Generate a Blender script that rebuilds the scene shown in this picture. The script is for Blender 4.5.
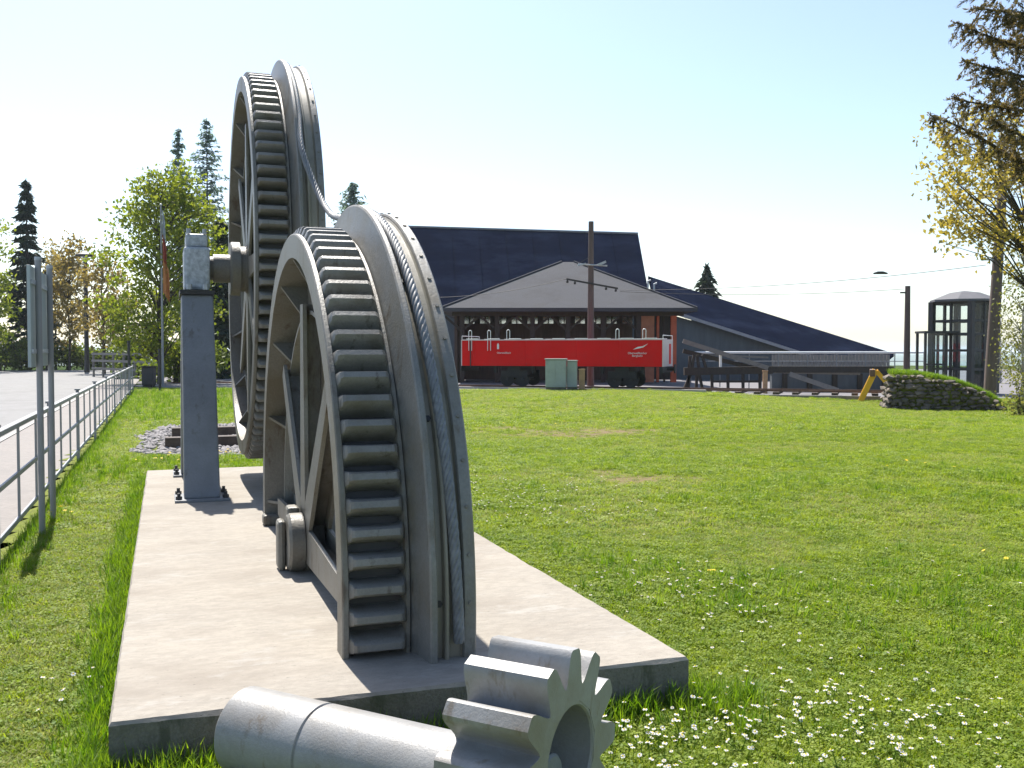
import bpy, math, random
import numpy as np
from mathutils import Vector, Matrix, noise as mnoise

random.seed(7)
NR = np.random.default_rng(11)
for o in list(bpy.data.objects):
    bpy.data.objects.remove(o)
SC = bpy.context.scene
COL = SC.collection
PI = math.pi
rad = math.radians

# ------------------------------------------------------------------ camera
CAM_H = 1.65
FPX = 35.0 / 36.0 * 1024
PITCH = rad(1.955)
cd = bpy.data.cameras.new('camera')
cam = bpy.data.objects.new('camera', cd)
COL.objects.link(cam)
cam.location = (0, 0, CAM_H)
cam.rotation_euler = (PI / 2 - PITCH, 0, 0)
cd.lens = 35.0
cd.sensor_width = 36.0
cd.clip_start = 0.05
cd.clip_end = 30000
SC.camera = cam
SC.render.resolution_x = 1024
SC.render.resolution_y = 768

# ------------------------------------------------------------------ sky, sun, exposure
SUN_AZ = rad(-23.0)      # left of the viewing direction, ahead of the camera
SUN_EL = rad(55.0)
world = bpy.data.worlds.new('World')
SC.world = world
world.use_nodes = True
wn = world.node_tree
wn.nodes.clear()
wo = wn.nodes.new('ShaderNodeOutputWorld')
wb = wn.nodes.new('ShaderNodeBackground')
ws = wn.nodes.new('ShaderNodeTexSky')
ws.sky_type = 'NISHITA'
ws.sun_disc = False
ws.sun_elevation = SUN_EL
ws.sun_rotation = SUN_AZ
ws.altitude = 600
ws.air_density = 1.0
ws.dust_density = 1.7
ws.ozone_density = 1.0
wb.inputs['Strength'].default_value = 0.106
wn.links.new(ws.outputs[0], wb.inputs[0])
wn.links.new(wb.outputs[0], wo.inputs[0])
sl = bpy.data.lights.new('sun', 'SUN')
sl.energy = 5.0
sl.angle = rad(0.53)
sl.color = (1.0, 0.95, 0.87)
sun = bpy.data.objects.new('sun', sl)
COL.objects.link(sun)
SDIR = Vector((math.sin(SUN_AZ) * math.cos(SUN_EL), math.cos(SUN_AZ) * math.cos(SUN_EL), math.sin(SUN_EL)))
sun.rotation_euler = SDIR.to_track_quat('Z', 'Y').to_euler()
sun.location = (-10, 30, 40)
SC.view_settings.view_transform = 'Standard'
SC.view_settings.look = 'None'
SC.view_settings.gamma = 1
SC.view_settings.exposure = 1.0
SC.view_settings.use_curve_mapping = False
SC.render.engine = 'CYCLES'
SC.cycles.max_bounces = 8
SC.cycles.transparent_max_bounces = 8

# ------------------------------------------------------------------ helpers
YAW = rad(19.2)
CY, SY = math.cos(YAW), math.sin(YAW)


def SF(r, a, h=0.0):
    """slab frame (r to the right of the slab axis, a along it) -> world"""
    return Vector((r * CY - a * SY, r * SY + a * CY, h))


def at(u, v, d):
    """a point seen at picture position (u, v), d metres ahead of the camera"""
    s = (384 - v) / FPX
    t = (u - 512) / FPX
    y = math.cos(PITCH) + math.sin(PITCH) * s
    z = -math.sin(PITCH) + math.cos(PITCH) * s
    k = d / y
    return Vector((t * k, d, CAM_H + z * k))


class MB:
    def __init__(self):
        self.v = []
        self.f = []

    def add(self, vs, fs):
        n = len(self.v)
        self.v += [tuple(p) for p in vs]
        self.f += [tuple(i + n for i in f) for f in fs]
        return self

    def box(self, x0, x1, y0, y1, z0, z1):
        vs = [(x0, y0, z0), (x1, y0, z0), (x1, y1, z0), (x0, y1, z0),
              (x0, y0, z1), (x1, y0, z1), (x1, y1, z1), (x0, y1, z1)]
        return self.add(vs, [(0, 3, 2, 1), (4, 5, 6, 7), (0, 1, 5, 4), (1, 2, 6, 5), (2, 3, 7, 6), (3, 0, 4, 7)])

    def beam(self, p, q, w, h, up=(0, 0, 1)):
        p, q, up = Vector(p), Vector(q), Vector(up)
        d = (q - p).normalized()
        s = d.cross(up)
        if s.length < 1e-4:
            s = d.cross(Vector((0, 1, 0)))
        s.normalize()
        t = s.cross(d)
        vs = []
        for c in (p, q):
            for a, b in ((-1, -1), (1, -1), (1, 1), (-1, 1)):
                vs.append(c + s * (a * w / 2) + t * (b * h / 2))
        return self.add(vs, [(3, 2, 1, 0), (4, 5, 6, 7), (0, 1, 5, 4), (1, 2, 6, 5), (2, 3, 7, 6), (3, 0, 4, 7)])

    def tube(self, pts, rs, n=8, cap=True):
        pts = [Vector(p) for p in pts]
        if not hasattr(rs, '__len__'):
            rs = [rs] * len(pts)
        ref = None
        rings = []
        for i, p in enumerate(pts):
            d = (pts[min(i + 1, len(pts) - 1)] - pts[max(i - 1, 0)]).normalized()
            if ref is None:
                ref = Vector((1, 0, 0)) if abs(d.x) < 0.8 else Vector((0, 1, 0))
            ref = (ref - d * ref.dot(d)).normalized()
            b = d.cross(ref)
            rings.append([p + (ref * math.cos(2 * PI * k / n) + b * math.sin(2 * PI * k / n)) * rs[i] for k in range(n)])
        vs = [v for r in rings for v in r]
        fs = []
        for i in range(len(pts) - 1):
            for k in range(n):
                fs.append((i * n + k, i * n + (k + 1) % n, (i + 1) * n + (k + 1) % n, (i + 1) * n + k))
        if cap:
            fs.append(tuple(range(n - 1, -1, -1)))
            fs.append(tuple((len(pts) - 1) * n + k for k in range(n)))
        return self.add(vs, fs)

    def lathe(self, prof, n=64, cut=None, axis='X', c=(0, 0, 0), closed=True):
        """profile (along, radius) turned about an axis. cut: keep only what lies above height -cut from the axis"""
        m = len(prof)
        full = cut is None
        vs = []
        cnt = n if full else n + 1
        for k in range(cnt):
            for (x, R) in prof:
                if full:
                    th = 2 * PI * k / n
                else:
                    e = math.asin(max(-1, min(1, cut / max(R, 1e-6))))
                    th = -e + (PI + 2 * e) * k / n
                if axis == 'X':
                    p = (x + c[0], c[1] - R * math.cos(th), c[2] + R * math.sin(th))
                else:
                    p = (c[0] + R * math.cos(th), c[1] + R * math.sin(th), c[2] + x)
                vs.append(p)
        fs = []
        mm = m if closed else m - 1
        for k in range(n):
            k2 = (k + 1) % cnt
            for j in range(mm):
                j2 = (j + 1) % m
                fs.append((k * m + j, k * m + j2, k2 * m + j2, k2 * m + j))
        if not full and closed:
            fs.append(tuple(range(m)))
            fs.append(tuple((cnt - 1) * m + j for j in range(m - 1, -1, -1)))
        return self.add(vs, fs)

    def prism(self, poly, lo, hi, fn):
        n = len(poly)
        vs = [fn(p, lo) for p in poly] + [fn(p, hi) for p in poly]
        fs = [tuple(range(n - 1, -1, -1)), tuple(range(n, 2 * n))]
        for k in range(n):
            fs.append((k, (k + 1) % n, n + (k + 1) % n, n + k))
        return self.add(vs, fs)

    def mesh(self, name, m=None, smooth=None):
        me = bpy.data.meshes.new(name)
        me.from_pydata(self.v, [], self.f)
        if m:
            me.materials.append(m)
        if smooth is not None:
            me.polygons.foreach_set('use_smooth', [True] * len(me.polygons))
            me.set_sharp_from_angle(angle=rad(smooth))
        import bmesh
        bm = bmesh.new()
        bm.from_mesh(me)
        bmesh.ops.recalc_face_normals(bm, faces=bm.faces)
        bm.to_mesh(me)
        bm.free()
        me.update()
        return me

    def build(self, name, m, parent=None, smooth=None, bevel=0, seg=2):
        o = link(name, self.mesh(name, m, smooth), parent)
        if bevel:
            b = o.modifiers.new('bevel', 'BEVEL')
            b.width = bevel
            b.segments = seg
            b.limit_method = 'ANGLE'
            b.angle_limit = rad(35)
        return o


def link(name, data, parent=None, loc=None, rot=None):
    o = bpy.data.objects.new(name, data)
    COL.objects.link(o)
    if parent:
        o.parent = parent
    if loc is not None:
        o.location = loc
    if rot is not None:
        o.rotation_euler = rot
    return o


def tag(o, label=None, cat=None, group=None, kind=None):
    if label:
        o['label'] = label
    if cat:
        o['category'] = cat
    if group:
        o['group'] = group
    if kind:
        o['kind'] = kind
    return o


def thing(name, loc, rz, label, cat, group=None):
    o = link(name, None, None, loc, (0, 0, rz))
    o.empty_display_size = 0.2
    return tag(o, label, cat, group)


# ------------------------------------------------------------------ materials
def new_mat(name):
    m = bpy.data.materials.new(name)
    m.use_nodes = True
    nt = m.node_tree
    nt.nodes.clear()
    out = nt.nodes.new('ShaderNodeOutputMaterial')
    return m, nt, out


def N(nt, kind, **kw):
    n = nt.nodes.new(kind)
    for k, v in kw.items():
        if k in n.inputs:
            n.inputs[k].default_value = v
        else:
            setattr(n, k, v)
    return n


def mixrgb(nt, fac, a, b, mode='MIX'):
    n = nt.nodes.new('ShaderNodeMix')
    n.data_type = 'RGBA'
    n.blend_type = mode
    for sock, val in ((n.inputs[0], fac), (n.inputs[6], a), (n.inputs[7], b)):
        if hasattr(val, 'node'):
            nt.links.new(val, sock)
        else:
            sock.default_value = val if not isinstance(val, tuple) else (*val[:3], 1)
    return n.outputs[2]


def ramp(nt, src, lo, hi):
    n = nt.nodes.new('ShaderNodeMapRange')
    n.inputs[1].default_value = lo
    n.inputs[2].default_value = hi
    nt.links.new(src, n.inputs[0])
    return n.outputs[0]


def coords(nt, scale=(1, 1, 1), world=False):
    if world:
        g = nt.nodes.new('ShaderNodeNewGeometry')
        src = g.outputs['Position']
    else:
        g = nt.nodes.new('ShaderNodeTexCoord')
        src = g.outputs['Object']
    mp = nt.nodes.new('ShaderNodeMapping')
    mp.inputs['Scale'].default_value = scale
    nt.links.new(src, mp.inputs[0])
    return mp.outputs[0]


def noise(nt, vec, scale, detail=4, rough=0.6):
    n = nt.nodes.new('ShaderNodeTexNoise')
    n.inputs['Scale'].default_value = scale
    n.inputs['Detail'].default_value = detail
    n.inputs['Roughness'].default_value = rough
    nt.links.new(vec, n.inputs['Vector'])
    return n.outputs['Fac']


def mat(name, col, rough=0.6, var=0.25, scale=6.0, dirt=None, dirt_amt=0.5, dirt_scale=2.0, bump=0.0, bump_scale=60.0,
        metal=0.0, stretch=(1, 1, 1), world=False, spec=0.5, fine=0.0, stain=None, stain_amt=0.7, stain_scale=9.0, stain_at=0.62, pits=0.0):
    m, nt, out = new_mat(name)
    b = nt.nodes.new('ShaderNodeBsdfPrincipled')
    vec = coords(nt, stretch, world)
    f = noise(nt, vec, scale)
    c0 = tuple(c * (1 - var) for c in col)
    c1 = tuple(min(1, c * (1 + var)) for c in col)
    c = mixrgb(nt, ramp(nt, f, 0.3, 0.7), c0, c1)
    if fine:
        ff = noise(nt, vec, scale * 23, 3, 0.7)
        c = mixrgb(nt, fine, c, mixrgb(nt, ramp(nt, ff, 0.35, 0.65), tuple(x * 0.45 for x in col), tuple(min(1, x * 1.5) for x in col)))
    if dirt:
        d = noise(nt, vec, dirt_scale, 6, 0.65)
        n = nt.nodes.new('ShaderNodeMath')
        n.operation = 'MULTIPLY'
        n.inputs[1].default_value = dirt_amt
        nt.links.new(ramp(nt, d, 0.48, 0.68), n.inputs[0])
        c = mixrgb(nt, n.outputs[0], c, dirt)
    if stain:
        mp2 = nt.nodes.new('ShaderNodeMapping')
        mp2.inputs['Scale'].default_value = (1, 1, 0.28)
        nt.links.new(vec, mp2.inputs[0])
        d = noise(nt, mp2.outputs[0], stain_scale, 7, 0.7)
        n = nt.nodes.new('ShaderNodeMath')
        n.operation = 'MULTIPLY'
        n.inputs[1].default_value = stain_amt
        nt.links.new(ramp(nt, d, stain_at, stain_at + 0.09), n.inputs[0])
        c = mixrgb(nt, n.outputs[0], c, stain)
    if pits:
        d = noise(nt, vec, 55, 2, 0.5)
        n = nt.nodes.new('ShaderNodeMath')
        n.operation = 'MULTIPLY'
        n.inputs[1].default_value = pits
        nt.links.new(ramp(nt, d, 0.70, 0.76), n.inputs[0])
        c = mixrgb(nt, n.outputs[0], c, tuple(x * 0.3 for x in col))
    nt.links.new(c, b.inputs['Base Color'])
    rr = nt.nodes.new('ShaderNodeMapRange')
    rr.inputs[3].default_value = max(0.05, rough - 0.12)
    rr.inputs[4].default_value = min(1, rough + 0.12)
    nt.links.new(f, rr.inputs[0])
    nt.links.new(rr.outputs[0], b.inputs['Roughness'])
    b.inputs['Metallic'].default_value = metal
    b.inputs['Specular IOR Level'].default_value = spec
    if bump:
        bp = nt.nodes.new('ShaderNodeBump')
        bp.inputs['Strength'].default_value = bump
        bp.inputs['Distance'].default_value = 0.02
        nt.links.new(noise(nt, vec, bump_scale, 5, 0.65), bp.inputs['Height'])
        nt.links.new(bp.outputs[0], b.inputs['Normal'])
    nt.links.new(b.outputs[0], out.inputs[0])
    return m


def leaf_mat(name, c0, c1, trans=0.5, tcol=None, seed_obj=False, rough=0.6, spec=0.35):
    m, nt, out = new_mat(name)
    vec = coords(nt, (1, 1, 1), True)
    f = noise(nt, vec, 2.3, 3)
    g = nt.nodes.new('ShaderNodeObjectInfo') if seed_obj else nt.nodes.new('ShaderNodeNewGeometry')
    rnd = g.outputs['Random'] if seed_obj else g.outputs['Random Per Island']
    mx = nt.nodes.new('ShaderNodeMath')
    mx.operation = 'ADD'
    nt.links.new(f, mx.inputs[0])
    nt.links.new(rnd, mx.inputs[1])
    c = mixrgb(nt, ramp(nt, mx.outputs[0], 0.45, 1.5), c0, c1)
    b = nt.nodes.new('ShaderNodeBsdfPrincipled')
    b.inputs['Roughness'].default_value = rough
    b.inputs['Specular IOR Level'].default_value = spec
    nt.links.new(c, b.inputs['Base Color'])
    t = nt.nodes.new('ShaderNodeBsdfTranslucent')
    ct = mixrgb(nt, 1.0, c, tcol or (1.3, 1.25, 0.55), 'MULTIPLY')
    nt.links.new(ct, t.inputs['Color'])
    s = nt.nodes.new('ShaderNodeMixShader')
    s.inputs[0].default_value = trans
    nt.links.new(b.outputs[0], s.inputs[1])
    nt.links.new(t.outputs[0], s.inputs[2])
    nt.links.new(s.outputs[0], out.inputs[0])
    return m


def glass_mat(name, col=(0.75, 0.85, 0.88), rough=0.03, amount=0.35):
    m, nt, out = new_mat(name)
    t = nt.nodes.new('ShaderNodeBsdfTransparent')
    t.inputs[0].default_value = (*col, 1)
    g = nt.nodes.new('ShaderNodeBsdfGlossy')
    g.inputs['Roughness'].default_value = rough
    s = nt.nodes.new('ShaderNodeMixShader')
    s.inputs[0].default_value = amount
    nt.links.new(t.outputs[0], s.inputs[1])
    nt.links.new(g.outputs[0], s.inputs[2])
    nt.links.new(s.outputs[0], out.inputs[0])
    return m


M = {}
M['steel'] = mat('painted_grey_steel', (0.17, 0.161, 0.138), 0.48, 0.18, 2.2, (0.13, 0.108, 0.07), 0.85, 1.7, 0.25, 60, fine=0.18, stain=(0.085, 0.06, 0.038), stain_amt=0.8, stain_scale=5.5, stain_at=0.56, world=True)
M['tooth'] = mat('worn_tooth_steel', (0.19, 0.183, 0.166), 0.38, 0.16, 4.0, (0.115, 0.095, 0.065), 0.7, 3.0, 0.18, 70, fine=0.16, stain=(0.07, 0.055, 0.04), stain_amt=0.8, stain_scale=11, stain_at=0.58, world=True)
M['flange'] = mat('flange_steel', (0.18, 0.177, 0.163), 0.45, 0.16, 2.4, (0.155, 0.13, 0.085), 0.8, 1.8, 0.2, 70, fine=0.18, stain=(0.10, 0.075, 0.045), stain_amt=0.75, stain_scale=6, stain_at=0.57, world=True)
M['groove'] = mat('groove_steel', (0.25, 0.23, 0.18), 0.4, 0.25, 5.0, (0.16, 0.14, 0.11), 0.8, 2.5, 0.1, 60)
M['root_dark'] = mat('dark_tooth_root', (0.035, 0.033, 0.03), 0.55, 0.3, 5.0, (0.07, 0.055, 0.04), 0.5, 4.0)  # near-black colour for the band at the bottom of the tooth gaps
M['post'] = mat('post_paint', (0.20, 0.21, 0.222), 0.5, 0.14, 2.4, (0.13, 0.135, 0.14), 0.7, 1.4, 0.14, 80, fine=0.12, stain=(0.115, 0.10, 0.085), stain_amt=0.7, stain_scale=8, stain_at=0.57)
M['galv'] = mat('galvanised_steel', (0.42, 0.45, 0.48), 0.5, 0.3, 22.0, (0.25, 0.27, 0.3), 0.6, 30, 0.1, 90)
M['fence'] = mat('fence_grey_paint', (0.27, 0.275, 0.285), 0.5, 0.12, 4.0, (0.19, 0.18, 0.17), 0.4, 2.0)
M['pinion'] = mat('pinion_paint', (0.27, 0.267, 0.262), 0.42, 0.12, 3.0, (0.19, 0.165, 0.13), 0.7, 2.2, 0.14, 110, fine=0.1, stain=(0.15, 0.115, 0.075), stain_amt=0.7, stain_scale=9, stain_at=0.59, world=True)
M['rope'] = mat('rope_wire', (0.17, 0.18, 0.19), 0.55, 0.25, 30.0, (0.1, 0.09, 0.08), 0.5, 12)
M['dark'] = mat('dark_steel', (0.03, 0.03, 0.032), 0.6, 0.3, 5.0, (0.07, 0.05, 0.035), 0.5, 3.0)
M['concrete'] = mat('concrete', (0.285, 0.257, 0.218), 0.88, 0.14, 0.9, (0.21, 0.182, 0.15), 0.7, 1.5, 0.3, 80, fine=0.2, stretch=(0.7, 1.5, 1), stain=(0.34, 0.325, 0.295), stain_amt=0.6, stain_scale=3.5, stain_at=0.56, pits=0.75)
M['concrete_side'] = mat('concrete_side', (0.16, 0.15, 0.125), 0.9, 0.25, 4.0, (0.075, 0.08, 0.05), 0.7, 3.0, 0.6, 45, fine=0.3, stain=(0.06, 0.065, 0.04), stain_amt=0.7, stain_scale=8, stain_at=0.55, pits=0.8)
M['red'] = mat('red_paint', (0.68, 0.007, 0.007), 0.5, 0.08, 0.8, (0.58, 0.03, 0.025), 0.5, 0.9, spec=0.12)
M['redpost'] = mat('red_brown_post', (0.42, 0.09, 0.035), 0.6, 0.2, 2.0)
M['white'] = mat('white_paint', (0.75, 0.75, 0.74), 0.45, 0.06, 2.0)
M['pinkwhite'] = mat('faded_white_paint', (0.62, 0.50, 0.50), 0.45, 0.1, 2.0)
M['black'] = mat('black_underframe', (0.018, 0.017, 0.017), 0.7, 0.3, 4.0, (0.05, 0.035, 0.025), 0.5, 3.0)
M['teal'] = mat('cabinet_grey_green', (0.32, 0.37, 0.34), 0.5, 0.1, 2.0, (0.22, 0.25, 0.22), 0.5, 2.5)
M['tan'] = mat('tan_post', (0.38, 0.23, 0.12), 0.6, 0.2, 4.0)
M['navy'] = mat('dark_slate_roof', (0.0065, 0.0092, 0.021), 1.0, 0.16, 0.6, (0.02, 0.028, 0.055), 0.5, 0.25, 0.0, 6, spec=0.0, stretch=(1, 1, 3))
M['shingle'] = mat('grey_shingle', (0.070, 0.072, 0.081), 0.9, 0.14, 1.4, (0.05, 0.048, 0.05), 0.6, 0.5, 0.5, 14, fine=0.4, spec=0.15)
M['fascia'] = mat('fascia', (0.25, 0.25, 0.27), 0.6, 0.1, 2.0)
M['lift_roof'] = mat('dull_zinc', (0.13, 0.13, 0.14), 0.75, 0.1, 2.0, spec=0.2)
M['bluewall'] = mat('blue_grey_cladding', (0.085, 0.10, 0.115), 0.7, 0.18, 1.2, (0.065, 0.07, 0.08), 0.5, 0.8, stretch=(3, 3, 0.6))
M['timber'] = mat('dark_timber', (0.035, 0.027, 0.022), 0.75, 0.35, 3.0, stretch=(4, 4, 1))
M['brownwall'] = mat('brown_boards', (0.085, 0.055, 0.042), 0.75, 0.3, 2.5, stretch=(6, 6, 0.5))
M['brick'] = mat('orange_brown_boards', (0.30, 0.13, 0.07), 0.75, 0.2, 3.0)
M['oldwood'] = mat('weathered_wood', (0.20, 0.185, 0.17), 0.85, 0.3, 3.0, (0.1, 0.09, 0.08), 0.6, 3.0, stretch=(1, 1, 1))
M['sleeper'] = mat('tarred_sleeper', (0.06, 0.042, 0.034), 0.8, 0.35, 6.0, (0.13, 0.09, 0.07), 0.5, 4.0, 0.4, 30)
M['rust'] = mat('rusty_rail', (0.13, 0.07, 0.045), 0.75, 0.3, 5.0)
M['yellow'] = mat('yellow_paint', (0.80, 0.42, 0.015), 0.5, 0.1, 3.0, (0.5, 0.25, 0.03), 0.4, 3.0)
M['stone'] = mat('dry_stone', (0.15, 0.122, 0.10), 0.9, 0.4, 2.2, (0.06, 0.065, 0.035), 0.6, 2.0, 0.8, 9, world=True)
M['asphalt'] = mat('pale_asphalt', (0.20, 0.196, 0.192), 0.9, 0.08, 0.15, (0.155, 0.15, 0.146), 0.7, 0.5, 0.2, 40, world=True, fine=0.15)
M['paving'] = mat('pale_paving', (0.215, 0.195, 0.18), 0.9, 0.1, 0.5, (0.175, 0.16, 0.15), 0.6, 1.5, 0.2, 40, world=True, fine=0.2)
M['kerb'] = mat('kerb_stone', (0.34, 0.32, 0.295), 0.9, 0.12, 1.5, world=True)
M['plaza'] = mat('plaza_paving', (0.15, 0.142, 0.15), 0.9, 0.12, 0.4, world=True)
M['gravel'] = mat('gravel', (0.29, 0.27, 0.265), 0.9, 0.45, 14, (0.14, 0.12, 0.115), 0.5, 20, world=True)
M['wood_pole'] = mat('creosote_pole', (0.12, 0.085, 0.075), 0.85, 0.25, 3.0, stretch=(4, 4, 0.4))
M['bark'] = mat('bark', (0.055, 0.045, 0.036), 0.9, 0.4, 5.0, stretch=(2, 2, 0.5), world=True)
M['birchbark'] = mat('pale_bark', (0.40, 0.37, 0.33), 0.85, 0.2, 4.0, (0.08, 0.07, 0.06), 0.9, 5.0, world=True)
M['sign_back'] = mat('sign_aluminium', (0.36, 0.42, 0.42), 0.45, 0.06, 1.0)
M['glass'] = glass_mat('lift_glass', (0.92, 0.95, 0.96), 0.02, 0.03)
M['pane'] = mat('bright_pane', (0.8, 0.8, 0.8), 0.08, 0.02, 1.0, metal=1.0)
M['flag_red'] = mat('flag_red_cloth', (0.33, 0.07, 0.04), 0.8, 0.1, 3.0)
M['flag_orange'] = mat('flag_orange_cloth', (0.42, 0.17, 0.05), 0.8, 0.1, 3.0)
M['flag_white'] = mat('flag_white_cloth', (0.4, 0.43, 0.46), 0.8, 0.06, 3.0)
M['leaf_maple'] = leaf_mat('maple_leaf', (0.11, 0.165, 0.02), (0.24, 0.275, 0.045), 0.55)
M['leaf_yellow'] = leaf_mat('young_yellow_leaf', (0.24, 0.20, 0.045), (0.43, 0.36, 0.10), 0.55, (1.18, 1.1, 0.6))
M['leaf_copper'] = leaf_mat('orange_young_leaf', (0.20, 0.155, 0.055), (0.33, 0.27, 0.10), 0.5, (1.15, 1.05, 0.6))
M['leaf_green'] = leaf_mat('bush_leaf', (0.06, 0.10, 0.02), (0.15, 0.19, 0.04), 0.5)
M['leaf_pale'] = leaf_mat('birch_leaf', (0.12, 0.14, 0.045), (0.22, 0.22, 0.09), 0.5)
M['needle_dark'] = leaf_mat('spruce_needle', (0.012, 0.026, 0.014), (0.035, 0.055, 0.028), 0.2, (1.1, 1.1, 0.7))
M['needle_larch'] = leaf_mat('larch_needle', (0.12, 0.18, 0.165), (0.22, 0.28, 0.25), 0.5, (1.0, 1.1, 0.8))
M['needle_brown'] = leaf_mat('spruce_twig', (0.07, 0.07, 0.03), (0.18, 0.14, 0.07), 0.5, (1.2, 1.05, 0.6))
M['grass'] = leaf_mat('grass_blade', (0.115, 0.20, 0.012), (0.32, 0.38, 0.044), 0.5, (1.2, 1.22, 0.38), True, 0.6, 0.2)
M['grass_dry'] = leaf_mat('dry_grass_blade', (0.21, 0.25, 0.065), (0.40, 0.40, 0.16), 0.45, (1.1, 1.1, 0.6), True, 0.6, 0.2)
M['grass_tall'] = leaf_mat('tall_grass_blade', (0.075, 0.17, 0.012), (0.22, 0.32, 0.03), 0.5, (1.2, 1.22, 0.38), True, 0.55, 0.25)
M['clover'] = leaf_mat('clover_leaf', (0.11, 0.195, 0.014), (0.29, 0.36, 0.045), 0.45, (1.2, 1.22, 0.4), True, 0.6, 0.25)
M['petal'] = leaf_mat('daisy_petal', (0.72, 0.72, 0.72), (0.8, 0.8, 0.8), 0.3, (1, 1, 1))
M['dandelion'] = leaf_mat('dandelion_petal', (0.65, 0.45, 0.01), (0.8, 0.6, 0.02), 0.2, (1, 1, 0.6))


def ground_mat():
    m, nt, out = new_mat('lawn_soil')
    vec = coords(nt, (1, 1, 1), True)
    b = nt.nodes.new('ShaderNodeBsdfPrincipled')
    b.inputs['Roughness'].default_value = 0.95
    b.inputs['Specular IOR Level'].default_value = 0.1
    c = mixrgb(nt, ramp(nt, noise(nt, vec, 0.5, 5), 0.35, 0.65), (0.125, 0.16, 0.022), (0.22, 0.24, 0.05))
    c = mixrgb(nt, ramp(nt, noise(nt, vec, 16, 4), 0.35, 0.7), c, (0.085, 0.10, 0.025))
    # bare earth: an attribute painted where the turf is worn through
    at_ = nt.nodes.new('ShaderNodeAttribute')
    at_.attribute_name = 'bare'
    c = mixrgb(nt, at_.outputs['Fac'], c, mixrgb(nt, noise(nt, vec, 8, 4), (0.135, 0.09, 0.055), (0.22, 0.155, 0.10)))
    nt.links.new(c, b.inputs['Base Color'])
    nt.links.new(b.outputs[0], out.inputs[0])
    return m


M['lawn'] = ground_mat()


def far_mat():
    m, nt, out = new_mat('far_land')
    vec = coords(nt, (1, 1, 1), True)
    b = nt.nodes.new('ShaderNodeBsdfPrincipled')
    b.inputs['Roughness'].default_value = 1.0
    b.inputs['Specular IOR Level'].default_value = 0.0
    c = mixrgb(nt, ramp(nt, noise(nt, vec, 0.004, 6), 0.42, 0.58), (0.03, 0.05, 0.02), (0.09, 0.12, 0.04))
    nt.links.new(c, b.inputs['Base Color'])
    nt.links.new(b.outputs[0], out.inputs[0])
    return m


M['far'] = far_mat()


# ------------------------------------------------------------------ ground
def sstep(a, b, x):
    t = min(1, max(0, (x - a) / (b - a)))
    return t * t * (3 - 2 * t)


def H(x, y):
    """height of the lawn and plaza"""
    h = -0.32 * sstep(5, 14, x) * sstep(14, 30, y)
    if y < 42:
        h += 0.05 * mnoise.noise(Vector((x * 0.25, y * 0.22, 3.1))) * sstep(6, 12, y) * (1 - sstep(36, 42, y))
    return h


FENCE_R = -1.22
SLAB_TOP = 0.215
R0, R1, A0, A1 = -0.225, 2.30, 4.08, 12.6
# worn patches on the lawn: centre, radius along x and y
BARE = [(at(640, 478, 12.8), 0.75, 0.75), (at(600, 470, 13.4), 0.5, 0.4), (at(560, 434, 19.5), 1.6, 1.3), (at(620, 432, 20.0), 1.4, 1.0), (at(925, 463, 14.5), 0.35, 0.25),
        (at(500, 425, 21), 0.8, 0.9)]


def bare(x, y):
    s = 0.0
    for c, rx, ry in BARE:
        d = math.hypot((x - c.x) / rx, (y - c.y) / ry)
        d += 0.8 * mnoise.noise(Vector((x * 1.6, y * 1.6, 9.7))) + 0.6 * mnoise.noise(Vector((x * 4.7, y * 4.7, 2.7)))
        s = max(s, 0.8 * (1.0 - sstep(0.0, 1.35, d)))
    return s


def to_sf(x, y):
    return x * CY + y * SY, -x * SY + y * CY


# far land: one sheet to the horizon, dropping away beyond the plateau and rising to distant hills
vs, fs = [], []
radii = [0, 60, 110, 170, 300, 600, 1200, 2200, 3400, 4600, 5600, 7500, 11000]
nseg = 96
for ri, R in enumerate(radii):
    for k in range(nseg):
        th = 2 * PI * k / nseg
        x, y = R * math.sin(th), R * math.cos(th)
        if R <= 110:
            z = -0.9 if R > 60 else -0.6
        else:
            z = -170 * sstep(110, 1600, R) + 138 * sstep(2000, 5600, R)
            z += 55 * mnoise.noise(Vector((x / 1500, y / 1500, 1.3))) * sstep(1500, 4500, R)
        vs.append((x, y, z))
for ri in range(len(radii) - 1):
    for k in range(nseg):
        k2 = (k + 1) % nseg
        fs.append((ri * nseg + k, ri * nseg + k2, (ri + 1) * nseg + k2, (ri + 1) * nseg + k))
mb = MB()
mb.v, mb.f = vs, fs
tag(mb.build('terrain', M['far'], smooth=60), kind='structure')

# plateau plaza (paved ground behind the lawn) and lawn
def sheet(name, x0, x1, y0, y1, nx, ny, m, hf, inside=None):
    vs, fs = [], []
    for j in range(ny + 1):
        for i in range(nx + 1):
            x = x0 + (x1 - x0) * i / nx
            y = y0 + (y1 - y0) * j / ny
            vs.append((x, y, hf(x, y)))
    for j in range(ny):
        for i in range(nx):
            cx, cy = x0 + (x1 - x0) * (i + .5) / nx, y0 + (y1 - y0) * (j + .5) / ny
            if inside and not inside(cx, cy):
                continue
            a = j * (nx + 1) + i
            fs.append((a, a + 1, a + nx + 2, a + nx + 1))
    b = MB()
    b.v, b.f = vs, fs
    return b


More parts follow.
